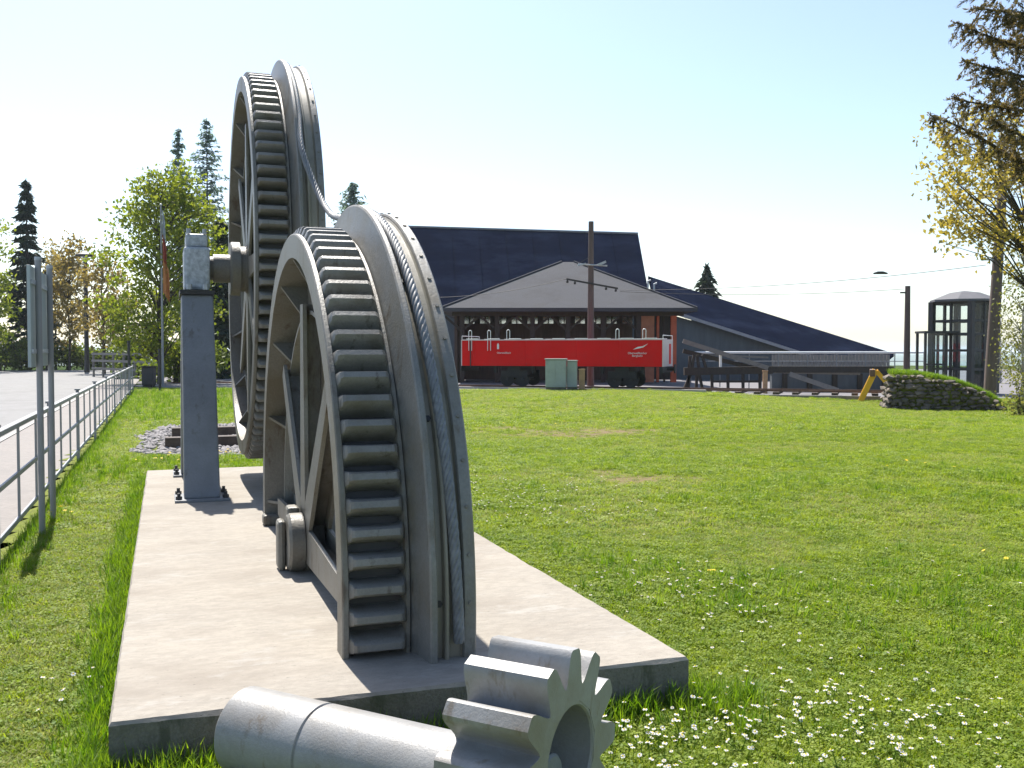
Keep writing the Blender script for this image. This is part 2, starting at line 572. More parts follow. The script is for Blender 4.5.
tag(sheet('plaza', -70, 62, 36, 104, 66, 34, None, lambda x, y: H(x, 45) - 0.03, lambda x, y: to_sf(x, y)[0] > FENCE_R).build('plaza', M['plaza'], smooth=60), kind='structure')
b = sheet('lawn', -14, 30, 1.5, 43.5, 176, 168, None, H, lambda x, y: to_sf(x, y)[0] > FENCE_R - 0.15 and (y < 41.3 + 0.055 * (5 - x) if x > -4 else y < 43.5))
lawn = b.build('lawn', M['lawn'], smooth=60)
ca = lawn.data.attributes.new('bare', 'FLOAT', 'POINT')
ca.data.foreach_set('value', [bare(v.co.x, v.co.y) for v in lawn.data.vertices])
tag(lawn, kind='structure')

# road, pavement and kerb left of the fence, in the slab frame
def strip(name, r0, r1, a0, a1, z, m, n=12, thick=0.0):
    b = MB()
    if thick:
        vs = [SF(r0, a0, z - thick), SF(r1, a0, z - thick), SF(r1, a1, z - thick), SF(r0, a1, z - thick), SF(r0, a0, z), SF(r1, a0, z), SF(r1, a1, z), SF(r0, a1, z)]
        b.add(vs, [(0, 3, 2, 1), (4, 5, 6, 7), (0, 1, 5, 4), (1, 2, 6, 5), (2, 3, 7, 6), (3, 0, 4, 7)])
    else:
        b.add([SF(r0, a0, z), SF(r1, a0, z), SF(r1, a1, z), SF(r0, a1, z)], [(0, 1, 2, 3)])
    return tag(b.build(name, m), kind='structure')


strip('road', -70, -2.9, -4, 96, -0.10, M['asphalt'])
strip('pavement', -2.78, -1.36, -4, 60, 0.005, M['paving'])
KB = strip('kerb', -2.9, -2.785, -4, 60, 0.02, M['kerb'], thick=0.16)

# ------------------------------------------------------------------ concrete base slab
slab = thing('concrete_slab', SF(R0, A0, 0), YAW, 'long low concrete base slab under the two big gear wheels', 'slab')
SWD, SLN = R1 - R0, A1 - A0
per_ = []
st_n = 0.045
for (x0, y0, x1, y1, nx_, ny_) in ((0, 0, SWD, 0, 0, -1), (SWD, 0, SWD, SLN, 1, 0), (SWD, SLN, 0, SLN, 0, 1), (0, SLN, 0, 0, -1, 0)):
    n_ = int(math.hypot(x1 - x0, y1 - y0) / st_n)
    for k in range(n_):
        t = k / n_
        per_.append((x0 + (x1 - x0) * t, y0 + (y1 - y0) * t))
def chip(x, y, f, a):
    return a * abs(mnoise.noise(Vector((x * f, y * f, 5.5)))) + a * 2.2 * max(0, mnoise.noise(Vector((x * f * 0.35, y * f * 0.35, 1.5))) - 0.28)
sv, tvt, tvs = [], [], []
for (x, y) in per_:
    def inset(x, y, d):
        return (min(max(x, d), SWD - d), min(max(y, d), SLN - d))
    c_ = chip(x, y, 7.0, 0.012)
    a_ = inset(x, y, 0.010 + c_)
    b_ = inset(x, y, 0.002 + c_ * 0.25)
    tvt.append((*a_, SLAB_TOP))
    tvs.append((*b_, SLAB_TOP - 0.012 - c_ * 0.8))
    sv.append((*inset(x, y, 0.004), -0.06))
n_ = len(per_)
bb = MB()
bb.add(tvt + tvs, [tuple(range(n_))] + [(k, n_ + k, n_ + (k + 1) % n_, (k + 1) % n_) for k in range(n_)])
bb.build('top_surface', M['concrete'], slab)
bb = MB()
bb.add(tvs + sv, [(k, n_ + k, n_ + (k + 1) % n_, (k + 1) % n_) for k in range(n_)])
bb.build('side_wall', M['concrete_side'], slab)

# ------------------------------------------------------------------ gear wheels
TIP, ROOT, NT = 2.03, 1.935, 96
tp = [(-0.043, 1.885), (-0.041, 1.935), (-0.033, 1.985), (-0.025, 2.014), (-0.015, 2.028), (0.015, 2.028), (0.025, 2.014), (0.033, 1.985), (0.041, 1.935), (0.043, 1.885)]
tm = MB()
stations = [(0.030, 1.36, 0.985), (0.037, 1.30, 0.990), (0.046, 1.14, 0.997), (0.060, 1.03, 1.0), (0.085, 1.0, 1.0), (0.245, 1.0, 1.0), (0.270, 1.03, 1.0), (0.284, 1.14, 0.997), (0.293, 1.30, 0.990), (0.30, 1.36, 0.985)]
for (x, kw, kr) in stations:
    for (w_, R_) in tp:
        tm.v.append((x, -(R_ if R_ < 1.93 else 1.9 + (R_ - 1.9) * (1 - (1 - kr) * 25)), w_ * kw))
for a_ in range(len(stations) - 1):
    for b_ in range(len(tp)):
        tm.f.append((a_ * 10 + b_, a_ * 10 + (b_ + 1) % 10, (a_ + 1) * 10 + (b_ + 1) % 10, (a_ + 1) * 10 + b_))
tm.f.append(tuple(range(9, -1, -1)))
tm.f.append(tuple(90 + k for k in range(10)))
tooth_me = tm.mesh('tooth', M['tooth'], 30)
gm = MB()
gm.prism([(0.02, 1.835), (0.205, 1.835), (0.205, 1.53)], -0.011, 0.011, lambda p, t: (p[0], -p[1], t))
gusset_me = gm.mesh('gusset', M['steel'])
sp = MB()
# an I section spoke, tapering outwards
for k, (r0, r1, w0, w1) in enumerate(((0.16, 1.54, 0.115, 0.065),)):
    for x0, x1, a, c in ((0.075, 0.10, w0, w1), (0.19, 0.215, w0 * 1.1, w1 * 1.6)):
        sp.add([(x0, -r0, -a), (x1, -r0, -a), (x1, -r1, -c), (x0, -r1, -c), (x0, -r0, a), (x1, -r0, a), (x1, -r1, c), (x0, -r1, c)],
               [(0, 3, 2, 1), (4, 5, 6, 7), (0, 1, 5, 4), (1, 2, 6, 5), (2, 3, 7, 6), (3, 0, 4, 7)])
    sp.box(0.10, 0.19, -r1, -r0, -0.014, 0.014)
spoke_me = sp.mesh('spoke', M['steel'])
BOLT = MB().lathe([(0, 0.001), (0, 0.02), (0.018, 0.02), (0.018, 0.001)], 6, closed=False)


def gear_wheel(root, hc, cut):
    """rim with shrouded teeth, web with gussets, spokes, and the grooved rope drum"""
    c = (0, 0, hc)
    n = 144
    MB().lathe([(0.0, 1.83), (0.0, 1.972), (0.006, 1.98), (0.028, 1.98), (0.034, 1.965), (0.036, 1.87), (0.296, 1.87), (0.298, 1.965), (0.304, 1.975), (0.32, 1.975), (0.3215, 1.83)], n, cut, c=c).build('rim', M['steel'], root, 30)
    MB().lathe([(0.037, 1.872), (0.037, 1.893), (0.295, 1.893), (0.295, 1.872)], n, cut, c=c).build('root_band', M['root_dark'], root, 30)
    MB().lathe([(0.205, 1.50), (0.205, 1.825), (0.23, 1.825), (0.23, 1.50)], n, cut, c=c).build('web', M['steel'], root, 30)
    MB().lathe([(0.12, 1.475), (0.12, 1.50), (0.27, 1.50), (0.27, 1.475)], n, cut, c=c).build('web_ring', M['steel'], root, 30)
    MB().lathe([(0.322, 1.83), (0.322, 1.955), (0.335, 1.985), (0.35, 2.02), (0.368, 2.165), (0.376, 2.175), (0.398, 2.175), (0.404, 2.168), (0.408, 2.10), (0.408, 1.83)], n, cut, c=c).build('inner_flange', M['flange'], root, 30)
    MB().lathe([(0.4085, 1.9), (0.4085, 2.095), (0.445, 2.095), (0.45, 2.13), (0.456, 2.135), (0.466, 2.135), (0.472, 2.128), (0.478, 2.10), (0.53, 2.10), (0.538, 2.11), (0.538, 1.9)], n, cut, c=c).build('rope_groove', M['groove'], root, 30)
    of = MB().lathe([(0.5385, 1.83), (0.5385, 2.118), (0.545, 2.128), (0.594, 2.128), (0.602, 2.12), (0.602, 1.83)], n, cut, c=c).build('outer_flange', M['flange'], root, 30)
    # bolts on the rim of the outer flange and in the groove wall
    b = MB()
    g = MB()
    for k in range(60):
        th = 2 * PI * (k + 0.3) / 60
        if cut is not None and 2.12 * math.sin(th) + cut < 0.05:
            continue
        d = Vector((0, -math.cos(th), math.sin(th)))
        t = Vector((0, math.sin(th), math.cos(th)))
        p = Vector((0.572, 0, hc)) + d * 2.127
        b.tube([p, p + d * 0.008], 0.010, 6)
        if k % 4 == 0:
            q = Vector((0.427, 0, hc)) + d * 2.09
            g.tube([q, q + d * 0.02], 0.016, 6)
    tag(b.build('flange_bolts', M['steel'], of), kind='stuff')
    tag(g.build('groove_bolts', M['dark'], of), kind='stuff')
    for k in range(NT):
        th = 2 * PI * k / NT
        if cut is not None and 1.93 * math.sin(th) + cut < 0.05:
            continue
        link('tooth', tooth_me, root, c, (-th, 0, 0))
    for k in range(16):
        th = 2 * PI * k / 16
        if cut is not None and math.sin(th) < -0.01:
            continue
        link('gusset', gusset_me, root, c, (-th, 0, 0))
    for k in range(8):
        th = 2 * PI * k / 8
        if cut is not None and math.sin(th) < -0.01:
            continue
        link('spoke', spoke_me, root, c, (-th, 0, 0))


WR = 0.76
NEAR_A, FAR_A = 6.54, 11.05
near = thing('gear_wheel', SF(WR, NEAR_A, SLAB_TOP), YAW, 'nearest big grey gear wheel, cut to a half circle standing on the concrete slab', 'gear wheel', 'big grey gear wheels')
HCN = 0.19
gear_wheel(near, HCN, HCN)
MB().lathe([(-0.03, 0.03), (-0.03, 0.17), (-0.012, 0.188), (0.07, 0.188), (0.076, 0.175), (0.082, 0.175), (0.09, 0.19), (0.30, 0.19), (0.30, 0.03)], 16, 0.1899, c=(0, 0, HCN)).build('hub', M['steel'], near, 25)
hb = MB()
hb.box(-0.085, -0.032, 0.0, 0.15, 0.0, 0.33)
hb.build('bearing_cap', M['steel'], near, bevel=0.03)
hb = MB()
hb.box(-0.02, 0.06, 0.03, 0.17, 0.30, 0.41)
hb.build('hub_lug', M['steel'], near, bevel=0.02)
for ya in (1.80,):
    fb = MB()
    fb.box(-0.02, 0.16, ya - 0.07, ya + 0.07, 0.0, 0.09)
    fb.build('foot_block', M['steel'], near, bevel=0.02)
# second wheel: full circle on its bearing
far = thing('gear_wheel', SF(WR, FAR_A, SLAB_TOP), YAW, 'tall full circle gear wheel behind the half one, carried by a blue-grey post', 'gear wheel', 'big grey gear wheels')
HCF = 2.30
gear_wheel(far, HCF, None)
MB().lathe([(-0.10, 0.03), (-0.10, 0.27), (-0.085, 0.285), (0.0, 0.285), (0.004, 0.24), (0.06, 0.24), (0.066, 0.26), (0.30, 0.26), (0.30, 0.03)], 40, c=(0, 0, HCF)).build('hub', M['steel'], far, 25)
MB().lathe([(-0.40, 0.02), (-0.40, 0.125), (-0.27, 0.125), (-0.27, 0.15), (-0.10, 0.15), (-0.10, 0.02)], 32, c=(0, 0, HCF)).build('shaft', M['steel'], far, 25)

# stand that carries the far wheel
stand = thing('bearing_stand', SF(0.32, FAR_A, SLAB_TOP), YAW, 'blue-grey steel box post with bolted base plate and galvanised bearing on top', 'stand')
for ya, yt in ((-1.0, -0.17), (1.0, 0.17)):
    lg_ = MB()
    d0, d1 = 0.17, 0.155
    lg_.add([(-0.165, ya - d0, 0.025), (0.165, ya - d0, 0.025), (0.165, ya + d0, 0.025), (-0.165, ya + d0, 0.025),
             (-0.155, yt - d1, 2.0), (0.155, yt - d1, 2.0), (0.155, yt + d1, 2.0), (-0.155, yt + d1, 2.0)],
            [(0, 3, 2, 1), (4, 5, 6, 7), (0, 1, 5, 4), (1, 2, 6, 5), (2, 3, 7, 6), (3, 0, 4, 7)])
    lg_.build('leg', M['post'], stand, bevel=0.015)
    MB().box(-0.25, 0.25, ya - 0.26, ya + 0.24, 0.0, 0.025).build('base_plate', M['post'], stand, bevel=0.004)
    for sx in (-1, 1):
        for sy in (-1, 1):
            p = Vector((sx * 0.213, ya + sy * 0.19, 0.025))
            bo = MB().tube([p, p + Vector((0, 0, 0.06))], 0.016, 8)
            bo.tube([p + Vector((0, 0, 0.0)), p + Vector((0, 0, 0.03))], 0.03, 6)
            bo.build('anchor_bolt', M['dark'], stand)
MB().box(-0.172, 0.172, -0.36, 0.36, 2.003, 2.05).build('cap_plate', M['dark'], stand)
MB().box(-0.13, 0.13, -0.26, 0.26, 2.053, 2.50).build('bearing_block', M['galv'], stand, bevel=0.03)
MB().box(-0.11, 0.11, -0.2, 0.2, 2.502, 2.64).build('bearing_cap', M['galv'], stand, bevel=0.03)
bo = MB()
for sx in (-0.08, 0.08):
    for sy in (-0.19, 0.19):
        bo.tube([(sx, sy, 2.64), (sx, sy, 2.69)], 0.022, 6)
        bo.tube([(sx, sy * 1.8, 2.053), (sx, sy * 1.8, 2.11)], 0.03, 6)
bo.build('bearing_bolts', M['galv'], stand)

# wire rope: over the far wheel, slack across the gap, over the near wheel
path = []
RR = 2.137
def near_pt(phi, x):
    return Vector((WR + x, NEAR_A - RR * math.cos(phi), SLAB_TOP + HCN + RR * math.sin(phi)))
def far_pt(phi, x):
    return Vector((WR + x, FAR_A - RR * math.cos(phi), SLAB_TOP + HCF + RR * math.sin(phi)))
for k in range(60):
    phi = rad(170) + (rad(38) - rad(170)) * k / 59
    path.append(far_pt(phi, 0.425 + 0.0 * k))
ctrl = [path[-2], path[-1], Vector((1.17, 9.02, 3.42)), Vector((1.26, 8.74, 3.02)), Vector((1.30, 8.30, 2.78)), Vector((1.25, 7.45, 2.63)), near_pt(rad(97), 0.43), near_pt(rad(94), 0.43)]
for q in range(1, len(ctrl) - 2):
    p0, p1, p2, p3 = ctrl[q - 1:q + 3]
    for k in range(1, 13):
        t = k / 12
        path.append(0.5 * (2 * p1 + (p2 - p0) * t + (2 * p0 - 5 * p1 + 4 * p2 - p3) * t * t + (3 * p1 - p0 - 3 * p2 + p3) * t ** 3))
for k in range(1, 80):
    phi = rad(97) + (rad(-3.0) - rad(97)) * k / 79
    path.append(near_pt(phi, 0.43 + 0.085 * (k / 79) ** 1.6))
# resample evenly and wind six strands
L = [0]
for i in range(1, len(path)):
    L.append(L[-1] + (path[i] - path[i - 1]).length)
ns = int(L[-1] / 0.022)
ev = []
j = 0
for i in range(ns + 1):
    s = L[-1] * i / ns
    while j < len(L) - 2 and L[j + 1] < s:
        j += 1
    t = (s - L[j]) / max(1e-6, L[j + 1] - L[j])
    ev.append(path[j].lerp(path[j + 1], t))
rope = MB()
for st in range(6):
    pts = []
    for i, p in enumerate(ev):
        d = (ev[min(i + 1, ns)] - ev[max(i - 1, 0)]).normalized()
        u = Vector((1, 0, 0))
        w = d.cross(u)
        ang = 2 * PI * st / 6 + L[-1] * i / ns / 0.27 * 2 * PI
        pts.append(p + (u * math.cos(ang) + w * math.sin(ang)) * 0.0165)
    rope.tube(pts, 0.0110, 6)
ro = rope.build('wire_rope', M['rope'], None, 60)
ro.rotation_euler = (0, 0, YAW)
tag(ro, 'twisted steel wire rope slung from the far wheel over the near half wheel', 'rope')

# ------------------------------------------------------------------ pinion on its shaft, lying in front of the slab
PB = Vector((-1.06, 3.86, 0.165))       # far end of the shaft
PF = Vector((0.19, 3.15, 0.165))       # where the shaft's axis meets the pinion's front face
PC = 0.18                               # the pinion's centre lies this much above the shaft's axis
ax = (PF - PB).normalized()
pin = link('pinion_shaft', None, None, (0, 0, 0))
tag(pin, 'grey pinion with thick teeth on a stout shaft lying before the slab', 'pinion')
pin.location = ((PB.x + PF.x) / 2, (PB.y + PF.y) / 2, 0)
side = ax.cross(Vector((0, 0, 1))).normalized()
upv = side.cross(ax)
LEN = (PF - PB).length
PM = Matrix(((ax.x, side.x, upv.x, PB.x - pin.location.x), (ax.y, side.y, upv.y, PB.y - pin.location.y), (ax.z, side.z, upv.z, PB.z), (0, 0, 0, 1)))


def pin_part(mb_, name, m, smooth=None, bevel=0, seg=2):
    o = mb_.build(name, m, pin, smooth, bevel, seg)
    o.matrix_local = PM
    return o


X0 = LEN - 0.30
pin_part(MB().lathe([(0, 0.0005), (0, 0.145), (0.02, 0.165), (0.40, 0.165), (0.404, 0.158), (0.412, 0.158), (0.416, 0.165), (X0 - 0.05, 0.165), (X0 - 0.004, 0.14), (X0 - 0.004, 0.0005)], 64, closed=False), 'shaft', M['pinion'], 25)
PC3 = (0, 0, PC)
BC = PC
pb_ = MB()
nb = 96
prof_b = [(X0 + 0.002, 0.13, 1), (X0 + 0.002, 0.174, 0), (LEN, 0.174, 0), (LEN, 0.165, 1), (LEN - 0.007, 0.16, 1), (LEN - 0.16, 0.16, 1)]
vb_ = []
for k in range(nb):
    th = 2 * PI * k / nb
    for (x, R, bore) in prof_b:
        vb_.append((x, R * math.cos(th), (BC if bore else PC) + R * math.sin(th)))
fb_ = []
for k in range(nb):
    for j in range(6):
        fb_.append((k * 6 + j, k * 6 + (j + 1) % 6, ((k + 1) % nb) * 6 + (j + 1) % 6, ((k + 1) % nb) * 6 + j))
pb_.add(vb_, fb_)
pin_part(pb_, 'pinion_body', M['pinion'], 30)
pin_part(MB().lathe([(LEN - 0.15, 0.0005), (LEN - 0.15, 0.1595), (LEN - 0.155, 0.1595), (LEN - 0.155, 0.0005)], 48, c=(0, 0, BC), closed=False), 'bore_plate', M['post'], 30)
pin_part(MB().lathe([(LEN - 0.149, 0.0005), (LEN - 0.149, 0.078), (LEN - 0.07, 0.078), (LEN - 0.062, 0.07), (LEN - 0.062, 0.0005)], 40, c=(0, 0.01, PC - 0.08), closed=False), 'shaft_end', M['post'], 30)
t15 = math.tan(PI / 12) * 0.9995
ph_ = [(0.17 * t15, 0.17), (0.2225 * t15, 0.2225), (0.0525, 0.236), (0.0475, 0.262), (0.0435, 0.292), (0.0385, 0.317), (0.032, 0.334), (0.022, 0.343)]
pt = [(-w, r) for w, r in ph_] + [(w, r) for w, r in reversed(ph_)]
ptm = MB().prism(pt, X0, LEN + 0.0015, lambda p, x: (x, p[0], p[1])).mesh('tooth', M['pinion'], 30)
for k in range(12):
    o = link('tooth', ptm, pin)
    o.matrix_local = PM @ Matrix.Translation(PC3) @ Matrix.Rotation(2 * PI * k / 12 + rad(5), 4, 'X')

# ------------------------------------------------------------------ railing on the left
FA = 8.35
SPAN = 3.75
rl = thing('railing', SF(FENCE_R, FA, 0), YAW, 'long grey steel railing running along the pavement on the left', 'railing')
NB = 9
for k in range(NB + 1):
    MB().box(-0.02, 0.02, k * SPAN - 0.045, k * SPAN + 0.045, -0.05, 1.06).build('post', M['fence'], rl, bevel=0.004)
    MB().box(-0.035, 0.035, k * SPAN - 0.06, k * SPAN + 0.06, 1.062, 1.085).build('post_cap', M['fence'], rl)
bal = MB().box(-0.010, 0.010, -0.016, 0.016, 0.20, 0.98).mesh('baluster', M['fence'])
for k in range(NB):
    a0, a1 = k * SPAN + 0.045, (k + 1) * SPAN - 0.045
    MB().box(-0.028, 0.028, a0, a1, 0.985, 1.03).build('top_rail', M['fence'], rl, bevel=0.006)
    for z in (0.575, 0.18):
        MB().box(-0.012, 0.012, a0, a1, z - 0.02, z + 0.02).build('rail', M['fence'], rl)
    for j in range(1, 3):
        link('baluster', bal, rl, (0, k * SPAN + SPAN * j / 3, 0))
# the stretch outside the frame on the near side
for z in (0.575, 0.18, 1.007):
    MB().box(-0.02, 0.02, -SPAN, -0.045, z - 0.02, z + 0.02).build('rail', M['fence'], rl)
MB().box(-0.02, 0.02, -SPAN - 0.045, -SPAN + 0.045, -0.05, 1.06).build('post', M['fence'], rl)

# sign standing at the railing, seen from behind and almost edge on
sg = thing('road_sign', SF(-1.05, 10.15, 0), YAW, 'two grey posts carrying sign boards seen edge on beside the railing', 'sign')
for ya in (-0.46, 0.46):
    MB().tube([(0, ya, -0.05), (0, ya, 2.44)], 0.027, 12).build('post', M['fence'], sg, 40)
    MB().tube([(0, ya, 2.44), (0, ya, 2.47)], 0.03, 12).build('post_cap', M['galv'], sg, 40)
MB().box(-0.062, -0.035, -0.72, 0.72, 1.50, 2.38).build('sign_board', M['sign_back'], sg, bevel=0.003)
MB().box(-0.034, -0.018, -0.70, 0.70, 1.62, 1.66).build('bracket', M['galv'], sg)
MB().box(-0.034, -0.018, -0.70, 0.70, 2.22, 2.26).build('bracket', M['galv'], sg)
MB().box(-0.075, -0.02, 0.723, 0.75, 1.45, 2.42).build('board_edge', M['dark'], sg)

# ------------------------------------------------------------------ gravel bed with timbers behind the slab
gv = []
gmesh = MB()
def rock(mb_, c, s, rng, flat=0.7):
    ico = [(0, 0, 1), (0.9, 0, 0.35), (0.28, 0.85, 0.4), (-0.72, 0.53, 0.4), (-0.72, -0.53, 0.4), (0.28, -0.85, 0.4), (0.72, 0.53, -0.4), (-0.28, 0.85, -0.4), (-0.9, 0, -0.4), (-0.28, -0.85, -0.4), (0.72, -0.53, -0.4), (0, 0, -0.8)]
    F = [(0, 1, 2), (0, 2, 3), (0, 3, 4), (0, 4, 5), (0, 5, 1), (1, 6, 2), (2, 7, 3), (3, 8, 4), (4, 9, 5), (5, 10, 1), (2, 6, 7), (3, 7, 8), (4, 8, 9), (5, 9, 10), (1, 10, 6), (11, 7, 6), (11, 8, 7), (11, 9, 8), (11, 10, 9), (11, 6, 10)]
    ang = rng.random() * 6.28
    sx, sy_, sz = s * rng.uniform(0.7, 1.3), s * rng.uniform(0.7, 1.3), s * flat * rng.uniform(0.7, 1.2)
    vs = []
    for p in ico:
        j = rng.uniform(0.8, 1.15)
        x, y, z = p[0] * sx * j, p[1] * sy_ * j, p[2] * sz * j
        vs.append((c[0] + x * math.cos(ang) - y * math.sin(ang), c[1] + x * math.sin(ang) + y * math.cos(ang), c[2] + z))
    mb_.add(vs, F)


rg = random.Random(5)
GR = (-0.55, 3.6, 15.6, 22.6)
def in_gravel(r, a):
    cr, ca_ = (GR[0] + GR[1]) / 2, (GR[2] + GR[3]) / 2
    e = ((r - cr) / (GR[1] - GR[0]) * 2) ** 4 + ((a - ca_) / (GR[3] - GR[2]) * 2) ** 4
    return e + 0.5 * mnoise.noise(Vector((r * 1.1, a * 1.1, 4.4))) < 1
for _ in range(5200):
    r, a = rg.uniform(GR[0] - .3, GR[1] + .3), rg.uniform(GR[2] - .3, GR[3] + .3)
    if not in_gravel(r, a):
        continue
    p = SF(r, a)
    rock(gmesh, (p.x, p.y, H(p.x, p.y) + rg.uniform(0.0, 0.03)), rg.uniform(0.03, 0.06), rg)
tag(gmesh.build('gravel_bed', M['gravel']), 'pale crushed stone bed behind the concrete slab', 'gravel', kind='stuff')
for i, (a, r0, r1, z, nm) in enumerate(((17.6, -0.02, 3.1, 0.16, 'lower dark timber sleeper resting on the gravel, nearest the slab'), (19.6, 0.10, 3.2, 0.17, 'dark timber sleeper at the back of the gravel bed'))):
    t = thing('timber_sleeper', SF(r0, a, 0.03), YAW, nm, 'sleeper', 'timbers on the gravel')
    MB().box(0, r1 - r0, -0.13, 0.13, 0, z).build('timber', M['sleeper'], t, bevel=0.01)
    for x in (0.5, 1.9):
        MB().box(x, x + 0.16, -0.1, 0.1, z + 0.001, z + 0.025).build('tie_plate', M['rust'], t)
        MB().beam((x + 0.08, -0.12, z + 0.06), (x + 0.08, 0.12, z + 0.06), 0.06, 0.07).build('rail_stub', M['rust'], t)

# ------------------------------------------------------------------ red wagon
W0, W1 = at(462, 389, 44.6), at(662, 389, 41.6)
wdir = Vector((W1.x - W0.x, W1.y - W0.y, 0))
WL = wdir.length
wang = math.atan2(wdir.y, wdir.x)
WIDTH = 2.25
wc = (W0 + W1) / 2
WZ = 0.02
wg = thing('rail_wagon', (wc.x, wc.y, WZ), wang, 'long low red open rail wagon with white handrails on the track', 'rail wagon')
h0, h1 = 0.93, 2.05
hl = WL / 2
body = MB()
body.box(-hl + 0.02, hl - 0.02, 0.03, WIDTH - 0.03, h0 - 0.02, h0 + 0.1)
body.box(-hl + 0.02, -hl + 0.08, 0.05, WIDTH - 0.05, h0, h1 - 0.02)
body.box(hl - 0.08, hl - 0.02, 0.05, WIDTH - 0.05, h0, h1 - 0.02)
body.build('floor_frame', M['black'], wg)
npn = 5
edges = [-hl, -hl + 0.62, -hl * 0.33, hl * 0.18, hl * 0.60, hl]
for s, yy in ((0, 0.0), (1, WIDTH)):
    for k in range(npn):
        x0, x1 = edges[k] + 0.006, edges[k + 1] - 0.006
        y0, y1 = (yy, yy + 0.045) if s == 0 else (yy - 0.045, yy)
        MB().box(x0, x1, y0, y1, h0, h1).build('side_panel', M['red'], wg, bevel=0.008)
    y0, y1 = (yy - 0.02, yy + 0.07) if s == 0 else (yy - 0.07, yy + 0.02)
    MB().box(-hl, hl, y0, y1, h1 + 0.001, h1 + 0.05).build('top_strip', M['pinkwhite'], wg)
    for k in range(9):
        x = -hl + 0.5 + k * (WL - 1) / 8
        MB().box(x - 0.28, x + 0.28, y0 - 0.004, y1 + 0.004, h1 + 0.052, h1 + 0.085).build('top_cushion', M['white'], wg, bevel=0.01)
# end faces: pale with red blocks
for e, xx in ((1, hl), (-1, -hl)):
    pe = MB().box(xx, xx + e * 0.04, 0.0, WIDTH, h0, h1 + 0.03).build('end_panel', M['pinkwhite'], wg)
    MB().box(xx + e * 0.041, xx + e * 0.05, 1.35, 1.75, h0 + 0.1, h1 - 0.15).build('red_block', M['red'], wg)
    for y in (0.06, WIDTH - 0.06):
        MB().tube([(xx + e * 0.02, y, h1), (xx + e * 0.02, y, h1 + 0.2)], 0.015, 8).build('end_post', M['white'], wg)
    MB().tube([(xx + e * 0.02, 0.06, h1 + 0.2), (xx + e * 0.02, WIDTH - 0.06, h1 + 0.2)], 0.015, 8).build('end_rail', M['white'], wg)
    bf = MB()
    bf.tube([(xx + e * 0.03, WIDTH / 2, h0 - 0.1), (xx + e * 0.32, WIDTH / 2, h0 - 0.1)], 0.09, 12)
    bf.tube([(xx + e * 0.32, WIDTH / 2, h0 - 0.1), (xx + e * 0.36, WIDTH / 2, h0 - 0.1)], 0.2, 16)
    bf.build('buffer', M['black'], wg)
    MB().box(xx - 0.1, xx + e * 0.03, 0.02, WIDTH - 0.02, h0 - 0.25, h0 - 0.005).build('headstock', M['black'], wg)
def hoop(x, y, zb, hgt, w):
    pts = [(x - w, y, zb)]
    for k in range(7):
        a = PI - PI * k / 6
        pts.append((x + w * math.cos(a), y, zb + hgt - w + w * math.sin(a)))
    pts.append((x + w, y, zb))
    return MB().tube(pts, 0.016, 6)
for x in (-hl + 0.42, -hl + 1.32, -hl + 2.22, hl - 1.9, hl - 0.75):
    hoop(x, -0.05, h1 - 0.45 if x < -hl + 2 else h1 + 0.05, 0.9 if x < -hl + 2 else 0.42, 0.07).build('grab_rail', M['white'], wg)
MB().box(-hl + 0.40, -hl + 0.44, -0.04, -0.005, h0 - 0.05, h1).build('foot_stanchion', M['dark'], wg)
# running gear
for xb in (-hl + WL * 0.265, hl - WL * 0.195):
    bg = MB()
    bg.box(xb - 0.62, xb + 0.62, 0.22, 0.30, 0.42, 0.72)
    bg.box(xb - 0.62, xb + 0.62, WIDTH - 0.30, WIDTH - 0.22, 0.42, 0.72)
    bg.box(xb - 0.3, xb + 0.3, 0.2, WIDTH - 0.2, 0.5, 0.91)
    bg.box(xb - 0.95, xb - 0.82, 0.2, 0.4, 0.62, 0.91)
    bg.box(xb + 0.82, xb + 0.95, 0.2, 0.4, 0.62, 0.91)
    bg.build('bogie_frame', M['black'], wg)
    for xw in (-0.36, 0.36):
        for yw in (0.33, WIDTH - 0.42):
            wh = MB()
            vsx = []
            prof = [(0.0, 0.06), (0.0, 0.325), (0.02, 0.33), (0.09, 0.30), (0.09, 0.06)]
            for k in range(24):
                for (t, R) in prof:
                    th = 2 * PI * k / 24
                    vsx.append((xb + xw + R * math.cos(th), yw + t, 0.345 + R * math.sin(th)))
            fsx = []
            for k in range(24):
                for j in range(5):
                    fsx.append((k * 5 + j, k * 5 + (j + 1) % 5, ((k + 1) % 24) * 5 + (j + 1) % 5, ((k + 1) % 24) * 5 + j))
            wh.add(vsx, fsx)
            w_ = wh.build('wheel', M['black'], wg, 30)
        MB().tube([(xb + xw, 0.3, 0.345), (xb + xw, WIDTH - 0.3, 0.345)], 0.06, 10).build('axle', M['dark'], wg)
MB().tube([(-0.9, 1.1, 0.78), (0.7, 1.1, 0.78)], 0.07, 10).build('brake_rod', M['black'], wg)


def text(body_, size, m, parent, loc, rot, name='lettering', ext=0.003):
    cu = bpy.data.curves.new(name, 'FONT')
    cu.body = body_
    cu.size = size
    cu.extrude = ext
    cu.align_x = 'CENTER'
    tmp = bpy.data.objects.new(name, cu)
    COL.objects.link(tmp)
    bpy.context.view_layer.update()
    dg = bpy.context.evaluated_depsgraph_get()
    me = bpy.data.meshes.new_from_object(tmp.evaluated_get(dg))
    bpy.data.objects.remove(tmp)
    me.materials.clear()
    me.materials.append(m)
    return link(name, me, parent, loc, rot)


